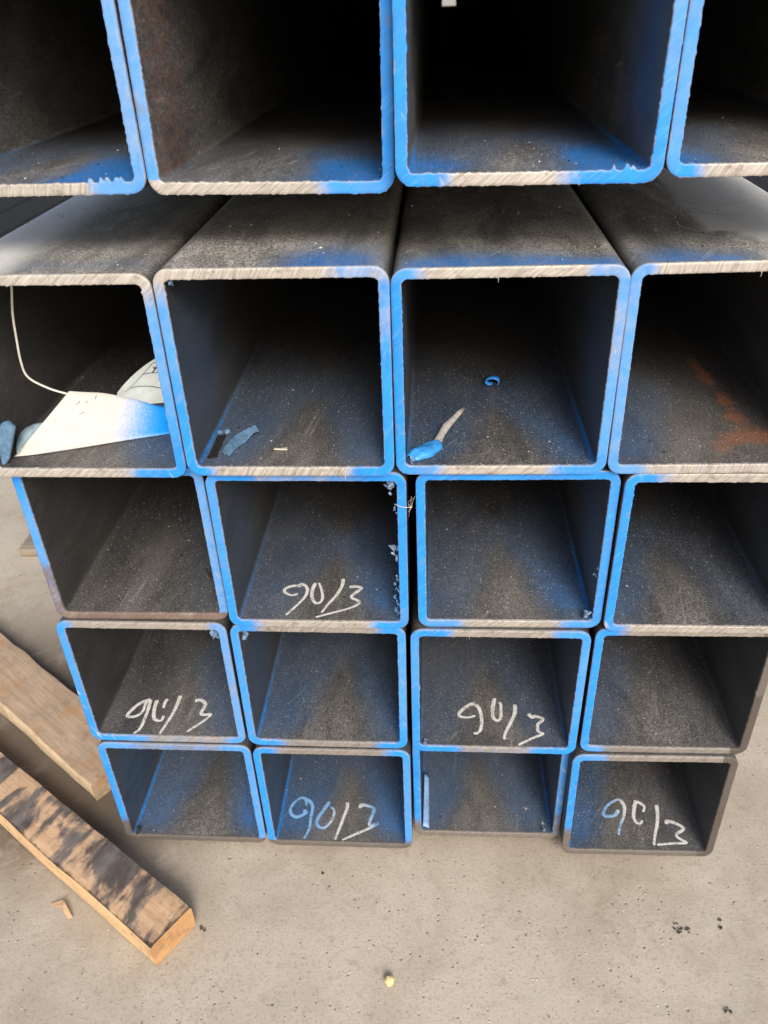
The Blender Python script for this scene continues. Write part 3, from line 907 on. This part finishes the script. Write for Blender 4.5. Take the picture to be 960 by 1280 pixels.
# ------------------------------------------------------------------ small helpers for scraps
def tube_path(name, pts, r, mat, parent=None, sides=8, taper=None):
    L = [Vector(p) for p in pts]
    out = []
    for i in range(len(L) - 1):
        p0 = L[max(i - 1, 0)]; p1 = L[i]; p2 = L[i + 1]; p3 = L[min(i + 2, len(L) - 1)]
        for s in range(5):
            t = s / 5
            out.append(.5 * ((2 * p1) + (p2 - p0) * t + (2 * p0 - 5 * p1 + 4 * p2 - p3) * t * t + (3 * p1 - p0 - 3 * p2 + p3) * t ** 3))
    out.append(L[-1])
    V, F = [], []
    up = Vector((.3, .2, 1)).normalized()
    for i, p in enumerate(out):
        td = (out[min(i + 1, len(out) - 1)] - out[max(i - 1, 0)]).normalized()
        a = td.cross(up).normalized(); b = td.cross(a).normalized()
        rr = r * (1 if taper is None else 1 - (1 - taper) * i / (len(out) - 1))
        for s in range(sides):
            an = 2 * math.pi * s / sides
            V.append(p + a * rr * math.cos(an) + b * rr * math.sin(an))
    for i in range(len(out) - 1):
        for s in range(sides):
            k = (s + 1) % sides
            F.append((i * sides + s, i * sides + k, (i + 1) * sides + k, (i + 1) * sides + s))
    F.append(tuple(range(sides))[::-1]); F.append(tuple((len(out) - 1) * sides + s for s in range(sides)))
    return link(name, mesh_np(name, V, F), mat, parent)


def ribbon(name, spine, width_vecs, th, mat, paint=None, smooth=True):
    """a strip with thickness: spine points, half-width vector at each, thickness th along its normal"""
    L = [Vector(p) for p in spine]; Wv = [Vector(w) for w in width_vecs]
    m = len(L); V, F, PA = [], [], []
    for i in range(m):
        td = (L[min(i + 1, m - 1)] - L[max(i - 1, 0)]).normalized()
        nr = td.cross(Wv[i]).normalized() * th * .5
        for s, q in ((-1, 1), (0, 1), (1, 1), (1, -1), (0, -1), (-1, -1)):
            V.append(L[i] + Wv[i] * s + nr * q)
            PA.append(paint(i / (m - 1), s) if paint else 0)
    for i in range(m - 1):
        for s in range(6):
            k = (s + 1) % 6
            F.append((i * 6 + s, (i + 1) * 6 + s, (i + 1) * 6 + k, i * 6 + k))
    F.append((0, 1, 2, 3, 4, 5)); F.append(tuple((m - 1) * 6 + s for s in (5, 4, 3, 2, 1, 0)))
    me = mesh_np(name, V, F, smooth, dict(paint=PA))
    return link(name, me, mat)


def lump(name, loc, r, mat, parent=None, seed=0, squash=.7, sub=2, amp=.45, freq=None):
    bm = bmesh.new()
    bmesh.ops.create_icosphere(bm, subdivisions=sub, radius=1)
    for v in bm.verts:
        d = 1 + amp * noise.noise(v.co * 1.4 + Vector((seed * 3.7, seed, 0)))
        v.co *= d * r
        v.co.z *= squash
    me = bpy.data.meshes.new(name); bm.to_mesh(me); bm.free()
    return link(name, me, mat, parent, loc)

# ------------------------------------------------------------------ paper tag, wire and scrap in the second row's left tube
def paper():
    tx, ty, tz, ta = TT[(2, 1)]
    zf = tz + TW + .0012
    # bottom edge on the floor, top edge leaning back
    bot = [Vector(p) for p in ((-.3955, .0126, zf + .0005), (-.3800, .0165, zf), (-.366, .0206, zf), (-.330, .033, zf), (-.290, .048, zf), (-.249, .0618, zf), (-.226, .068, zf))]
    top = [Vector(p) for p in ((-.3925, .0135, zf + .0015), (-.3830, .026, zf + .012), (-.3445, .0625, .6642), (-.316, .072, .6562), (-.284, .083, .6445), (-.2580, .088, .6325), (-.2345, .092, .6255))]
    U, W_ = 30, 10
    V, PA = [], []
    def samp(L, t):
        if L is top:
            f = t * (len(L) - 1); i = min(int(f), len(L) - 2)
            return L[i].lerp(L[i + 1], f - i)
        f = t * (len(L) - 1); i = min(int(f), len(L) - 2)
        p0 = L[max(i - 1, 0)]; p1 = L[i]; p2 = L[i + 1]; p3 = L[min(i + 2, len(L) - 1)]; t = f - i
        return .5 * ((2 * p1) + (p2 - p0) * t + (2 * p0 - 5 * p1 + 4 * p2 - p3) * t * t + (3 * p1 - p0 - 3 * p2 + p3) * t ** 3)
    for i in range(U + 1):
        a = samp(bot, i / U); b = samp(top, i / U)
        for j in range(W_ + 1):
            t = j / W_
            p = a.lerp(b, t)
            sag = math.sin(t * math.pi) * .0035
            cr = abs(((i / U) * 1.0 + t * .22) - .50)
            p += Vector((0, sag + .0030 * noise.noise(Vector((i * .16, t * 2.2, 5))) + .0022 * max(0, 1 - cr / .05), 0)) * (1 if t > .05 else 0)
            V.append(p)
            PA.append(float(sst(i / U, .44, .92)) * (1.0 if t > .06 else .8))
    n1 = len(V)
    F = [(i * (W_ + 1) + j, (i + 1) * (W_ + 1) + j, (i + 1) * (W_ + 1) + j + 1, i * (W_ + 1) + j + 1) for i in range(U) for j in range(W_)]
    me = mesh_np("paper_tag", V, F, True, dict(paint=PA))
    o = link("paper_tag", me, M_PAPER)
    md = o.modifiers.new("thickness", 'SOLIDIFY'); md.thickness = .0005; md.offset = 0
    tag(o, "crumpled white paper tag sprayed blue at one end, leaning inside the tube", "paper tag")
    # scuffs on the front of the tag: short dark pencil-like marks
    marks = []
    for q in range(4):
        i = random.uniform(.40, .52); t = random.uniform(.3, .92)
        a = samp(bot, i).lerp(samp(top, i), t); b = samp(bot, i + random.uniform(-.03, .04)).lerp(samp(top, i + random.uniform(-.02, .03)), min(.96, max(.1, t + random.uniform(-.10, .12))))
        off = Vector((0, -.0008 + math.sin(t * math.pi) * .0035, .0002))
        marks.append((a + off, b + off))
    V, F = [], []
    for a, b in marks:
        d = (b - a).normalized(); w = d.cross(Vector((0, .8, -.6))).normalized() * .00035
        k = len(V); V += [a - w, a + w, b + w * .4, b - w * .4]; F.append((k, k + 1, k + 2, k + 3))
    link("scuff_marks", mesh_np("scuff_marks", V, F, False), M_INK, o)['kind'] = 'stuff'
    # underside of the curled tip at the left
    V, tip, inn = [], [], []
    for q in range(7):
        f = q / 6
        a = top[0].lerp(top[1], f * 2) if f < .5 else top[1].lerp(top[2], (f - .5) * .7)
        a = a + Vector((0, .0004, 0))
        tip.append(a)
        inn.append(a + Vector((-.0085, .0040, .0065)) * max(0, math.sin(math.pi * f)) ** .8)
    for a, b in zip(tip, inn):
        V += [a, b]
    F = [(i * 2, i * 2 + 2, i * 2 + 3, i * 2 + 1) for i in range(6)]
    u = link("tag_underside", mesh_np("tag_underside", V, F, True), mat_plain("tag_underside_grey", (.20, .28, .33), .6, 0, .25, 60, .4), o)
    m2 = u.modifiers.new("thickness", 'SOLIDIFY'); m2.thickness = .0005
    # printed panel of the tag curling up behind
    def back(s, t):   # s along, t up the curl
        a = math.radians(20 + 62 * t)
        x = -.334 + .112 * s
        arch = math.sin(min(1, .06 + 1.0 * s) * math.pi * .55) ** .8
        y = .122 + .028 * math.sin(a) + .012 * s
        z = zf + .002 + .057 * arch * t - .004 * (1 - s)
        return Vector((x, y, z))
    U, W_ = 18, 8
    V = [back(i / U, j / W_) for i in range(U + 1) for j in range(W_ + 1)]
    F = [(i * (W_ + 1) + j, (i + 1) * (W_ + 1) + j, (i + 1) * (W_ + 1) + j + 1, i * (W_ + 1) + j + 1) for i in range(U) for j in range(W_)]
    pb = link("printed_panel", mesh_np("printed_panel", V, F, True), M_PAPER_BACK, o)
    # rules and illegible lines of print
    def stroke(p, q, w, V, F):
        m = 8
        b = len(V)
        for i in range(m + 1):
            s = p[0] + (q[0] - p[0]) * i / m; t = p[1] + (q[1] - p[1]) * i / m
            dx, dy = q[0] - p[0], (q[1] - p[1]) * .6
            L_ = math.hypot(dx, dy) or 1
            for sg in (-1, 1):
                V.append(back(s - dy / L_ * w * sg, t + dx / L_ * w * sg * 1.6) + Vector((0, -.0010, .0004)))
        for i in range(m):
            F.append((b + i * 2, b + i * 2 + 2, b + i * 2 + 3, b + i * 2 + 1))
    V, F = [], []
    for p, q, w in (((.10, .55), (.42, .93), .004), ((.42, .93), (.95, .50), .004), ((.30, .80), (.90, .26), .004), ((.16, .60), (.60, .20), .004), ((.55, .96), (1.0, .66), .003)):
        stroke(p, q, w, V, F)
    for k in range(11):   # letters between the rules
        s = .42 + .045 * k; t = .80 - .040 * k
        stroke((s, t + .03), (s + .012, t - .035), .004, V, F)
        if k % 2: stroke((s, t), (s + .022, t - .01), .004, V, F)
        if k % 3 == 0: stroke((s + .014, t + .02), (s + .02, t - .04), .004, V, F)
    for pp in (((.40, .70), (.46, .80)), ((.46, .80), (.54, .76)), ((.54, .76), (.55, .64)), ((.55, .64), (.50, .58)), ((.62, .66), (.70, .64)), ((.70, .64), (.74, .52)), ((.62, .66), (.62, .54))):
        stroke(pp[0], pp[1], .009, V, F)
    link("tag_print", mesh_np("tag_print", V, F, True), M_INK, pb)
paper()

w_ = tube_path("tie_wire", [(-.3689, .06, .7925), (-.3720, .06, .775), (-.3790, .06, .748), (-.3826, .06, .724), (-.3855, .06, .696), (-.3825, .06, .680), (-.3660, .061, .6680), (-.3493, .064, .6600), (-.335, .072, .6520)], .00125, M_WIRE)
tag(w_, "thin pale wire hanging bent from the roof of the paper tag's tube", "wire")

def scrap_left():
    tx, ty, tz, ta = TT[(2, 1)]
    zf = tz + TW + .0008
    pts = [(-.4003, -.004, zf), (-.3965, -.003, zf + .001), (-.3925, -.002, zf + .006), (-.3800, .004, zf + .038), (-.3865, .006, zf + .0435), (-.3920, .0055, zf + .0425), (-.4000, .004, zf + .034), (-.4005, -.002, zf + .010)]
    bm = bmesh.new()
    f = [bm.verts.new(p) for p in pts]; b = [bm.verts.new(Vector(p) + Vector((.0004, .0035, 0))) for p in pts]
    bm.faces.new(f); bm.faces.new(b[::-1])
    for i in range(len(pts)):
        k = (i + 1) % len(pts); bm.faces.new((f[k], f[i], b[i], b[k]))
    bmesh.ops.recalc_face_normals(bm, faces=bm.faces)
    bmesh.ops.bevel(bm, geom=list(bm.edges), offset=.0006, segments=2, affect='EDGES')
    me = bpy.data.meshes.new("sheet_scrap"); bm.to_mesh(me); bm.free()
    o = link("sheet_scrap", me, M_BLUEGREY)
    tag(o, "grey blue sheet scrap standing at the left mouth of the paper tag's tube", "metal scrap")
scrap_left()

# ------------------------------------------------------------------ loose bits on tube floors
def on_floor(key, x, d, dz=0.0):
    tx, ty, tz, ta = TT[key]
    return Vector((tx + HALF + x, ty + d, tz + TW + dz + x * math.sin(ta) * -1))

def floor_ribbon(name, key, pts, half, lift, th, mat, label, cat, tilt=0.6):
    sp, wv = [], []
    for i, (x, d) in enumerate(pts):
        sp.append(on_floor(key, x, d, lift(i / (len(pts) - 1))))
    for i in range(len(sp)):
        td = (sp[min(i + 1, len(sp) - 1)] - sp[max(i - 1, 0)]).normalized()
        sd = td.cross(Vector((0, 0, 1))).normalized()
        h = half(i / (len(sp) - 1)) * random.uniform(.72, 1.2)
        wv.append((sd * math.cos(tilt) + Vector((0, 0, math.sin(tilt)))) * h)
    o = ribbon(name, sp, wv, th, mat, None, False)
    tag(o, label, cat)
    return o

floor_ribbon("curled_shaving", (2, 2), [(-.0665, .020), (-.0650, .029), (-.0625, .040), (-.0590, .050), (-.0545, .059), (-.0495, .066), (-.0450, .070)],
             lambda t: .0040 + .0022 * math.sin(min(1, t * 1.15) * math.pi), lambda t: .0042 + .0022 * t + .0008 * math.sin(t * 9), .0009, M_BLUEGREY,
             "curled grey blue metal shaving lying beside the flat black one", "metal shaving", -.55)
o = floor_ribbon("black_shaving", (2, 2), [(-.0800, .018), (-.0810, .030), (-.0808, .042), (-.0815, .054), (-.0812, .064)],
             lambda t: .0052 - .0010 * t, lambda t: .0012 + .0008 * t, .0008, M_BLACK,
             "flat black shaving with knobbly tip beside the curled blue one", "metal shaving", .12)
for q, (x, d) in enumerate(((-.0845, .0700), (-.0770, .0720))):
    l_ = lump("swarf_tip", on_floor((2, 2), x, d, .003), .0036, M_BLUEGREY, None, seed=q + 3)
    l_.parent = o
floor_ribbon("thin_splinter", (2, 2), [(-.0216, .0357), (-.0150, .0350), (-.0086, .0356)], lambda t: .0010 + .0008 * t, lambda t: .0014, .0012, M_PALEGRIT,
             "tiny pale metal pin right of the curled blue shaving", "metal shaving", .1)

# shiny flake with a pale tail
def flake():
    key = (2, 3)
    U, W_ = 14, 10
    V, F = [], []
    ax0 = on_floor(key, -.0868, .013); ax1 = on_floor(key, -.0600, .0450)
    d = (ax1 - ax0); sd = Vector((d.y, -d.x, 0)).normalized()
    for i in range(U + 1):
        t = i / U
        w = .0098 * (max(0.0, 1 - (abs(t - .52) / .56) ** 2.6)) ** .5 + .0008
        for j in range(W_ + 1):
            s = -1 + 2 * j / W_
            V.append(ax0 + d * t + sd * (w * s * (1 + .30 * noise.noise(Vector((t * 5, s * .6, 3)))) + .0022 * math.sin(t * 3)) + Vector((0, 0, .0008 + (.0058 + .0012 * math.sin(t * 7)) * math.sqrt(max(0, 1 - s * s)) * (w / .0105) * (1 + .5 * noise.noise(Vector((t * 5, s * 1.5, 8)))))))
    for i in range(U):
        for j in range(W_):
            a = i * (W_ + 1) + j
            F.append((a, a + W_ + 1, a + W_ + 2, a + 1))
    o = link("paint_flake", mesh_np("paint_flake", V, F), mat_plain("glossy_blue_film", (.05, .30, .72), .16, 0, .12, 90, .6))
    m_ = o.modifiers.new("thickness", 'SOLIDIFY'); m_.thickness = .0008; m_.offset = -1
    tag(o, "shiny blue paint flake with a pale ragged tail curling in the tube's corner", "paint flake")
    sp, wv = [], []
    tail = [(-.0610, .0330), (-.0590, .0450), (-.0560, .0600), (-.0510, .0760), (-.0440, .0930), (-.0365, .1090), (-.0300, .1230)]
    for i, (x, dd) in enumerate(tail):
        sp.append(on_floor(key, x, dd, .0030 + .001 * (i % 2)))
    for i in range(len(sp)):
        td = (sp[min(i + 1, len(sp) - 1)] - sp[max(i - 1, 0)]).normalized()
        sd2 = td.cross(Vector((0, 0, 1))).normalized()
        wv.append((sd2 * .8 + Vector((0, 0, -.55))) * (.0048, .0042, .0036, .0040, .0030, .0026, .0014)[i])
    tl = ribbon("pale_tail", sp, wv, .0007, M_GREYFLAKE)
    tl.parent = o
    return o
flake()

# small ring shaped scrap
def ring_scrap():
    c = on_floor((2, 3), .004, .188, .0048)
    pts = []
    for i in range(15):
        a = math.radians(-40 + 310 * i / 14)
        pts.append(c + Vector((math.cos(a) * (.0072 + .0012 * i / 14), .0010 * i / 3, math.sin(a) * .0046)))
    o = ribbon("ring_scrap", pts, [Vector((.0010, .0036, .0006))] * 15, .0008, M_BLUEFLAKE)
    tag(o, "small bent blue ring of swarf on the middle of the tube floor", "metal shaving")
    for q in range(3):
        a = c + Vector((-.010 + .008 * q, .004, .002))
        h_ = tube_path("hair", [a, a + Vector((-.003 + .004 * q, .002, .006)), a + Vector((-.006 + .007 * q, .003, .010))], .0005, M_BLACK, o, 5, .3)
ring_scrap()

# strip in the lowest row
o = ribbon("blue_strip", [on_floor((5, 3), -.0838, .003 + .0075 * i, .0050) for i in range(13)], [Vector((-.0042 + .00008 * i, 0, .0026)) for i in range(13)], .0010,
           mat_plain("pale_blue_strip", (.28, .46, .76), .45, 0, .25, 90))
tag(o, "straight pale blue metal strip lying along the left wall of the lowest row tube", "metal strip")
def swarf_star(name, key, x, d, label, n=6, r=.008):
    c = on_floor(key, x, d, .002)
    rt = lump(name, c, .0016, M_SPARK, None, seed=x * 90, sub=1)
    for q in range(n):
        a = random.uniform(0, 2 * math.pi)
        v = Vector((math.cos(a) * r * random.uniform(.4, 1), math.sin(a) * r * random.uniform(.4, 1), random.uniform(.0005, .006)))
        tube_path("swarf_hair", [Vector((0, 0, 0)), v * .5 + Vector((0, 0, .001)), v], .00022, M_SPARK, rt, 5, .4)
    tag(rt, label, "metal shaving")
swarf_star("swarf_sprig", (5, 3), .0590, .0400, "pale spiky sprig of swarf in the middle right of the strip's tube")
swarf_star("swarf_sprig", (5, 3), .0800, .0170, "pale spiky sprig of swarf in the front right corner of the strip's tube", 5, .006)

# ------------------------------------------------------------------ burrs left by the saw (parts of their tubes)
def burr(key, u, h, n=6, r=.0026, seed=1, spread=.006, mat=None):
    """u,h on the inner outline (0..1); clump of little torn lumps hanging off the lip"""
    rnd = random.Random(seed)
    bm = bmesh.new()
    cx = -IH + 2 * IH * u; cz = -IH + 2 * IH * h
    for q in range(n):
        t = bmesh.ops.create_icosphere(bm, subdivisions=1, radius=1)
        s = r * rnd.uniform(.35, .95); zz = rnd.uniform(.8, 2.6); sk = rnd.uniform(-.7, .7)
        off = Vector((cx + rnd.uniform(-.5, .5) * spread * .6, rnd.uniform(.001, .006), cz + rnd.uniform(-.7, .7) * spread))
        for v in t['verts']:
            v.co = v.co * (1 + 1.3 * noise.noise(v.co * 2.6 + Vector((seed * 3.1 + q, 0, 0)))) * s
            v.co.z *= zz; v.co.x += v.co.z * sk
            v.co += off
    me = bpy.data.meshes.new("burr"); bm.to_mesh(me); bm.free()
    return link("burr", me, mat or M_BURR, TUBE[key])
burr((3, 2), .965, .955, 9, .0032, 1, .011)
burr((3, 2), .985, .52, 9, .0026, 2, .012)
burr((3, 2), .99, .80, 4, .0016, 3, .006)
for q in range(7):
    burr((3, 2), .985 - .012 * (q % 2), .06 + .043 * q, 4, .0013, 20 + q, .005, M_BLUEGREY)
burr((3, 3), .962, .040, 9, .0028, 4, .005)
burr((3, 3), .985, .36, 4, .0014, 5, .008)
burr((4, 1), .965, .952, 8, .0030, 6, .007)
burr((4, 2), .040, .955, 8, .0030, 7, .006)
burr((3, 1), .975, .30, 6, .0030, 8, .010, M_BLACK)
burr((4, 3), .035, .035, 6, .0022, 9, .004)
burr((5, 1), .05, .045, 6, .0026, 10, .004, M_BLACK)
burr((5, 3), .94, .03, 5, .0018, 11, .004)
burr((2, 2), .035, .985, 5, .0020, 12, .003)
burr((2, 3), .03, .03, 6, .0018, 13, .004)
# a sparkling hair of steel bridging the dark gap
sx, sy, sz, sa = TT[(3, 2)]
h0 = Vector((HALF - TW - .003, -.002, .066))
tube_path("steel_hair", [h0, h0 + Vector((.009, -.002, -.0025)), h0 + Vector((.018, -.001, -.003))], .0003, M_SPARK, TUBE[(3, 2)], 5)
for q in range(6):
    b0 = h0 + Vector((.0165, -.0015, -.003))
    tube_path("steel_hair", [b0, b0 + Vector((random.uniform(-.003, .003), 0, random.uniform(-.007, .007))), b0 + Vector((random.uniform(-.005, .005), 0, random.uniform(-.012, .014)))], .00022, M_SPARK, TUBE[(3, 2)], 5, .4)
# hairs below the lips
for key, xs in (((2, 2), (.052,)), ((2, 4), (.004, .012)), ((3, 4), (.05,)), ((2, 3), (-.01,)), ((4, 3), (-.035,))):
    for x0 in xs:
        zt = (-HALF if key == (2, 2) else IH)
        b0 = Vector((x0, .001, zt))
        tube_path("steel_hair", [b0, b0 + Vector((.001, -.0005, -.0015)), b0 + Vector((.0005, -.0005, -.0042))], .0003, M_SPARK, TUBE[key], 5, .5)

# ------------------------------------------------------------------ grit: crumbs nobody could count
def crumbs(name, pts, sizes, mats, label):
    V, F, MI = [], [], []
    base = np.array([(1, 0, 0), (-1, 0, 0), (0, 1, 0), (0, -1, 0), (0, 0, 1), (0, 0, -1)], float)
    fc = [(0, 2, 4), (2, 1, 4), (1, 3, 4), (3, 0, 4), (2, 0, 5), (1, 2, 5), (3, 1, 5), (0, 3, 5)]
    for p, s, m in zip(pts, sizes, mats):
        b = base * s * rng.uniform(.55, 1.25, (6, 1))
        a = rng.uniform(0, 6.28); c_, s_ = math.cos(a), math.sin(a)
        R_ = np.array([[c_, -s_, 0], [s_, c_, 0], [0, 0, 1]])
        b = (b * np.array([1.25, .85, .7])) @ R_.T
        k = len(V)
        V.extend(b + np.array(p)); F.extend([(x + k, y + k, z + k) for x, y, z in fc]); MI.extend([m] * 8)
    me = mesh_np(name, V, F, False, None, MI)
    o = link(name, me, [M_BLACK, M_PALEGRIT, M_GRIT, M_DARKGRIT])
    o['kind'] = 'stuff'
    o['label'] = label
    o['category'] = 'grit'
    return o

pts, sz, mi = [], [], []
for key in TT:
    tx, ty, tz, ta = TT[key]
    for q in range(95 if key[0] > 1 else 60):
        x = rng.uniform(-.086, .086); d = abs(rng.normal(.0, .12)) + .006
        s = min(.0022, .00034 * math.exp(abs(rng.normal(0, .62))))
        m_ = int(rng.choice([0, 0, 0, 1, 2])); s = min(s, .0011) if m_ == 1 else s
        pts.append(tuple(on_floor(key, x, d, s * .4))); sz.append(s); mi.append(m_)
for key in ((2, 1), (2, 2), (2, 3), (2, 4)):
    tx, ty, tz, ta = TT[key]
    for q in range(70):
        x = rng.uniform(-.09, .09); d = rng.uniform(.004, .26); s = min(.0018, .0004 * math.exp(abs(rng.normal(0, .6))))
        pts.append((tx + HALF + x, ty + d, tz + S + s * .4)); sz.append(s); mi.append(int(rng.choice([1, 1, 2, 0])))
crumbs("metal_grit", pts, sz, mi, "black and pale metal crumbs scattered on the tube floors")

pts, sz, mi = [], [], []
for q in range(520):
    x = rng.uniform(-1.4, .9); y = rng.uniform(-.35, 1.1)
    s = min(.0042, (.00065 * math.exp(abs(rng.normal(0, .50)))))
    pts.append((x, y, G + s * .35)); sz.append(s); mi.append(int(rng.choice([3, 3, 0, 1, 2, 2])))
for cx, cy, n, sp_ in ((.3446, -.0881, 9, .004), (.355, -.091, 5, .004), (.4002, -.086, 4, .005), (.3797, -.187, 4, .004), (-.272, -.112, 5, .004)):
    for q in range(n):
        s = rng.uniform(.0008, .0030)
        pts.append((cx + rng.normal(0, sp_), cy + rng.normal(0, sp_ * .7), G + s * .5)); sz.append(s); mi.append(int(rng.choice([0, 3, 3])))
crumbs("concrete_grit", pts, sz, mi, "dark and pale grit scattered over the concrete ground")

pb = lump("pebble", (-.0245, -.1697, G + .005), .0062, M_PEBBLE, None, seed=4, squash=.85, sub=2, amp=.35)
tag(pb, "small yellow pebble alone on the concrete below the stack", "pebble")

# wood splinter beside the front timber
def splinter():
    c = Vector((-.462, -.0908, G + .003))
    poly = [(-.034, .004, .0), (-.012, .010, .004), (-.006, .004, .010), (.006, -.008, .008), (.016, -.018, .0), (.010, -.0225, .001), (-.002, -.012, .004), (-.010, -.002, .003), (-.022, .000, .001)]
    bm = bmesh.new()
    a = [bm.verts.new(c + Vector(p) * .75) for p in poly]; b = [bm.verts.new(c + Vector(p) * .75 + Vector((0, 0, -.0018))) for p in poly]
    bm.faces.new(a); bm.faces.new(b[::-1])
    for i in range(len(poly)):
        k = (i + 1) % len(poly); bm.faces.new((a[k], a[i], b[i], b[k]))
    bmesh.ops.triangulate(bm, faces=list(bm.faces))
    bmesh.ops.recalc_face_normals(bm, faces=bm.faces)
    me = bpy.data.meshes.new("wood_splinter"); bm.to_mesh(me); bm.free()
    o = link("wood_splinter", me, mat_wood("curled_wood_chip", (.46, .30, .17), (.60, .42, .26), (.20, .12, .07)))
    tag(o, "torn pale wood splinter lying beside the black smeared timber", "wood splinter")
splinter()
